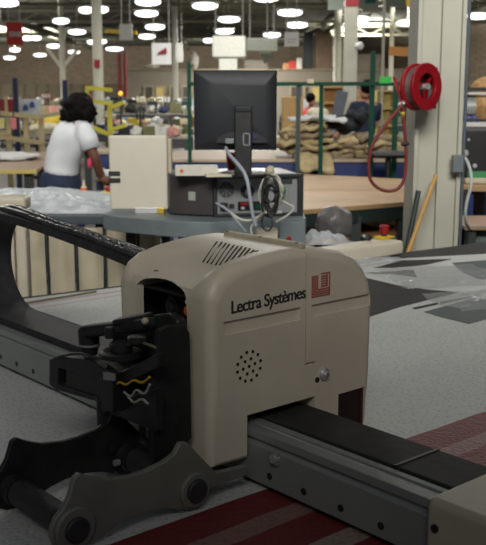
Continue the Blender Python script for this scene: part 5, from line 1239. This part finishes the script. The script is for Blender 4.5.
    G([(112, 404), (156, 388), (156, 432), (110, 414)], .88, .015, 'lower_arm')
    G([(66, 369), (112, 378), (112, 400), (97, 402), (66, 391)], .863, .014, 'frame_web')
    MB().prism([onv(x, y, .865) for x, y in ((58, 358), (95, 361), (112, 375))]+[onv(x, y, .865)+V*.075 for x, y in ((112, 375), (58, 358))], Zv*-.008).build('top_deck', blackm, t)
    # motor cylinder + arm
    c = onv(89.5, 354, .89); c2 = onv(89.5, 327, .89)
    tm = MB().lathe(c, Zv, [(0, .015), (.012, .017), (.014, .019), (c2.z-c.z-.006, .020), (c2.z-c.z, .016)], 24).build('tool_motor', blackp, t)
    MB().lathe(Vector((c.x, c.y, c.z+.017)), Zv, [(0, .0205), (.004, .0205)], 24).build('grey_ring', alu, tm)
    m = MB(); m.bar(onv(86, 331, .885), onv(152, 324, .91), .034, .024); m.build('tool_arm', blackp, t, bevel=.010, seg=3)
    m = MB(); m.bar(onv(116, 322, .89), onv(150, 316, .92), .03, .012); m.build('arm_cover', blackm, t, bevel=.004)
    MB().lump(onv(145, 321, .885), .006, .005, .006, amp=.1).build('pale_screw', creamd, t, smooth=True)
    for (x, y, r, h, mm, nm) in ((121, 357, .038, .012, blackm, 'knife_wheel'), (121, 351, .020, .016, blackp, 'wheel_hub'), (137, 343, .016, .012, blackp, 'small_pulley'), (110, 338, .009, .02, shine, 'bearing')):
        cc = onv(x, y, .865); MB().lathe(cc, Zv, [(0, r*.9), (.002, r), (h-.002, r), (h, r*.8)], 30).build(nm, mm if nm != 'bearing' else blackm, t)
    for k, (pts, mm, nm) in enumerate(((((118, 352), (128, 344), (142, 342), (156, 348)), mat('thin_olive', C(104, 104, 80), .5), 'air_hose'), (((112, 388), (120, 381), (126, 386), (134, 379), (142, 384), (150, 377)), mat('yellow_wire', C(190, 150, 30), .5), 'yellow_wire'),
                                   (((124, 392), (132, 398), (136, 388), (145, 396), (150, 384)), mat('white_wire', C(150, 150, 140), .5), 'white_wire'), (((58, 357), (80, 352), (100, 360), (118, 353)), blackp, 'black_hose'), (((128, 396), (134, 404), (142, 398), (148, 404)), mat('white_wire', (0,0,0)), 'white_wire'))):
        MB().tube([onv(x, y, .868-.004*k) for x, y in pts], .0024, 6, sm=2).build(nm, mm, t, smooth=True)
    G([(130, 394), (150, 388), (150, 410), (131, 412)], .91, .01, 'valve_block', mat('grey_block', C(90, 92, 88), .5))
    G([(103, 372), (114, 374), (114, 381), (103, 380)], .852, .004, 'silver_clip', alu, .0005)
    # lower column and links
    m = MB(); a = onv(105, 405, .9); m.cyl(Vector((a.x, a.y, .875)), a+Zv*.08, .016, 18); m.build('guide_column', blackm, t)
    m = MB(); a = onv(120, 420, .95); m.cyl(Vector((a.x, a.y, .87)), a+Zv*.08, .012, 18); m.build('guide_column', blackm, t)
    G([(97, 440), (120, 432), (158, 452), (162, 470), (104, 478), (96, 465)], .93, .03, 'foot_casting', blackm, .006)
    MB().lathe(onv(112, 448, .90), -V, [(0, .012), (.008, .012), (.01, .008)], 16).build('link_pin', blackm, t)
    MB().lathe(onv(119, 462, .90), -V, [(0, .006), (.01, .006)], 12).build('pin_end', alu, t)
    # presser foot frame: two shaped plates joined by rods
    s_ = .984; zc = lambda z: 1.55-(1.55-z)*s_
    b1 = (.693, .893); b2 = (.929, .891)
    pts = []
    for k in range(0, 9): a = math.radians(118+k*(300-118)/8); pts.append((b1[0]+.041*math.cos(a), b1[1]+.041*math.sin(a)))
    pts += [(.74, .862), (.765, .872), (.80, .879), (.84, .879), (.875, .872), (.897, .862)]
    for k in range(0, 7): a = math.radians(225+k*(345-225)/6); pts.append((b2[0]+.037*math.cos(a), b2[1]+.037*math.sin(a)))
    pts += [(.985, .884), (1.05, .884), (1.05, .903), (.978, .908), (.925, .968), (.915, .980), (.90, .982), (.888, .965), (.865, .957), (.83, .951), (.795, .951), (.755, .957), (.725, .969), (.706, .980), (.696, .975), (.685, .945)]
    for u, nm in ((-1.212, 'presser_plate'), (-1.42, 'presser_plate')):
        o = MB().prism([fu(u, v, z) for v, z in pts], U*-.012).build(nm, plate_m if u > -1.3 else blackm, t, bevel=.0025)
        if u > -1.3:
            pp = o
            for (bv, bz), r in ((b1, .036), (b2, .032)):
                MB().lathe(fu(u, bv, bz), U, [(0, r), (.004, r), (.006, r-.003)], 32).build('boss', plate_m, pp)
                MB().lathe(fu(u+.006, bv, bz), U, [(0, .021), (.004, .021), (.006, .018)], 28).build('roller_end', rubber, pp)
    for bv, bz in (b1, b2):
        MB().cyl(fu(-1.218, bv, bz), fu(-1.43, bv, bz), .024, 28).build('roller', rubber, t)
        
        for q_ in (-1.235, -1.39): MB().cyl(fu(q_, bv, bz), fu(q_-.015, bv, bz), .0265, 28).build('roller_collar', blackm, t)
cutter()

# ================================================================== light, world, camera
w = bpy.data.worlds.new('world'); S.world = w; w.use_nodes = True
w.node_tree.nodes['Background'].inputs[0].default_value = (.85, .9, 1, 1); w.node_tree.nodes['Background'].inputs[1].default_value = .065
def area(x, y, z, sx, sy, e, col=(1, .98, .92), aim=None, spread=None):
    l = bpy.data.lights.new('added_hall_light', 'AREA'); l.shape = 'RECTANGLE'; l.size = sx; l.size_y = sy; l.energy = e; l.color = col
    if spread: l.spread = math.radians(spread)
    o = bpy.data.objects.new('added_hall_light', l); COL.objects.link(o); o.location = (x, y, z)
    if aim: o.rotation_euler = (Vector(aim)-Vector((x, y, z))).to_track_quat('-Z', 'Y').to_euler()
for x, y, e in ((-2.4, 6.8, 42), (2.4, 6.8, 42)): area(x, y, 5.4, 2.4, 1.6, e, spread=104)  # unseen lights added overhead, spread narrowed so the near table stays dim
for x, y, e in ((-5, 11.5, 70), (0, 12, 70), (5, 11.5, 70), (-6, 17, 160), (1, 17, 160), (8, 17, 140), (-10, 27, 500), (0, 27, 500), (10, 27, 500), (-14, 40, 1200), (0, 40, 1200), (14, 40, 1200), (-18, 54, 1500), (0, 52, 1500), (16, 48, 1500)):
    area(x, y, 5.4, 1.6, .8, e)  # downlights added at lamp height, apart from the modelled lamps
area(-18, 80, 5.2, 12, 1, 1100, aim=(-18, 92, 3.2)); area(0, 80, 5.2, 12, 1, 1100, aim=(0, 92, 3.2)); area(14, 56, 5.2, 8, 1, 600, aim=(20, 68, 3.5))  # added lights aimed at the back and right walls to brighten them
area(0, -4, 6.2, 5, 2, 165, aim=(.3, 11, 2.0), spread=56)  # added light behind the camera, brightens faces turned towards it
for x, y, e in ((-8, 14, 260), (6, 15, 260), (-10, 28, 700), (6, 28, 700), (-14, 48, 1600), (8, 48, 1600), (-16, 72, 2400), (8, 66, 2400)):
    area(x, y, 5.45, 3, 3, e, aim=(x, y, 9))  # added uplights that brighten the ceiling
cam = bpy.data.cameras.new('camera'); co = bpy.data.objects.new('camera', cam); COL.objects.link(co); S.camera = co
co.location = (0, 0, H); co.rotation_euler = (math.pi/2-PITCH, 0, 0)
cam.sensor_fit = 'HORIZONTAL'; cam.sensor_width = 36; cam.lens = 36*F/486; cam.clip_end = 300; cam.clip_start = .05
cam.dof.use_dof = True; cam.dof.focus_distance = 1.85; cam.dof.aperture_fstop = 13
S.view_settings.view_transform = 'Standard'; S.view_settings.look = 'None'; S.view_settings.gamma = 1; S.view_settings.use_curve_mapping = False
S.view_settings.exposure = 0
for o in bpy.data.objects:
    if '_w' in o: del o['_w']
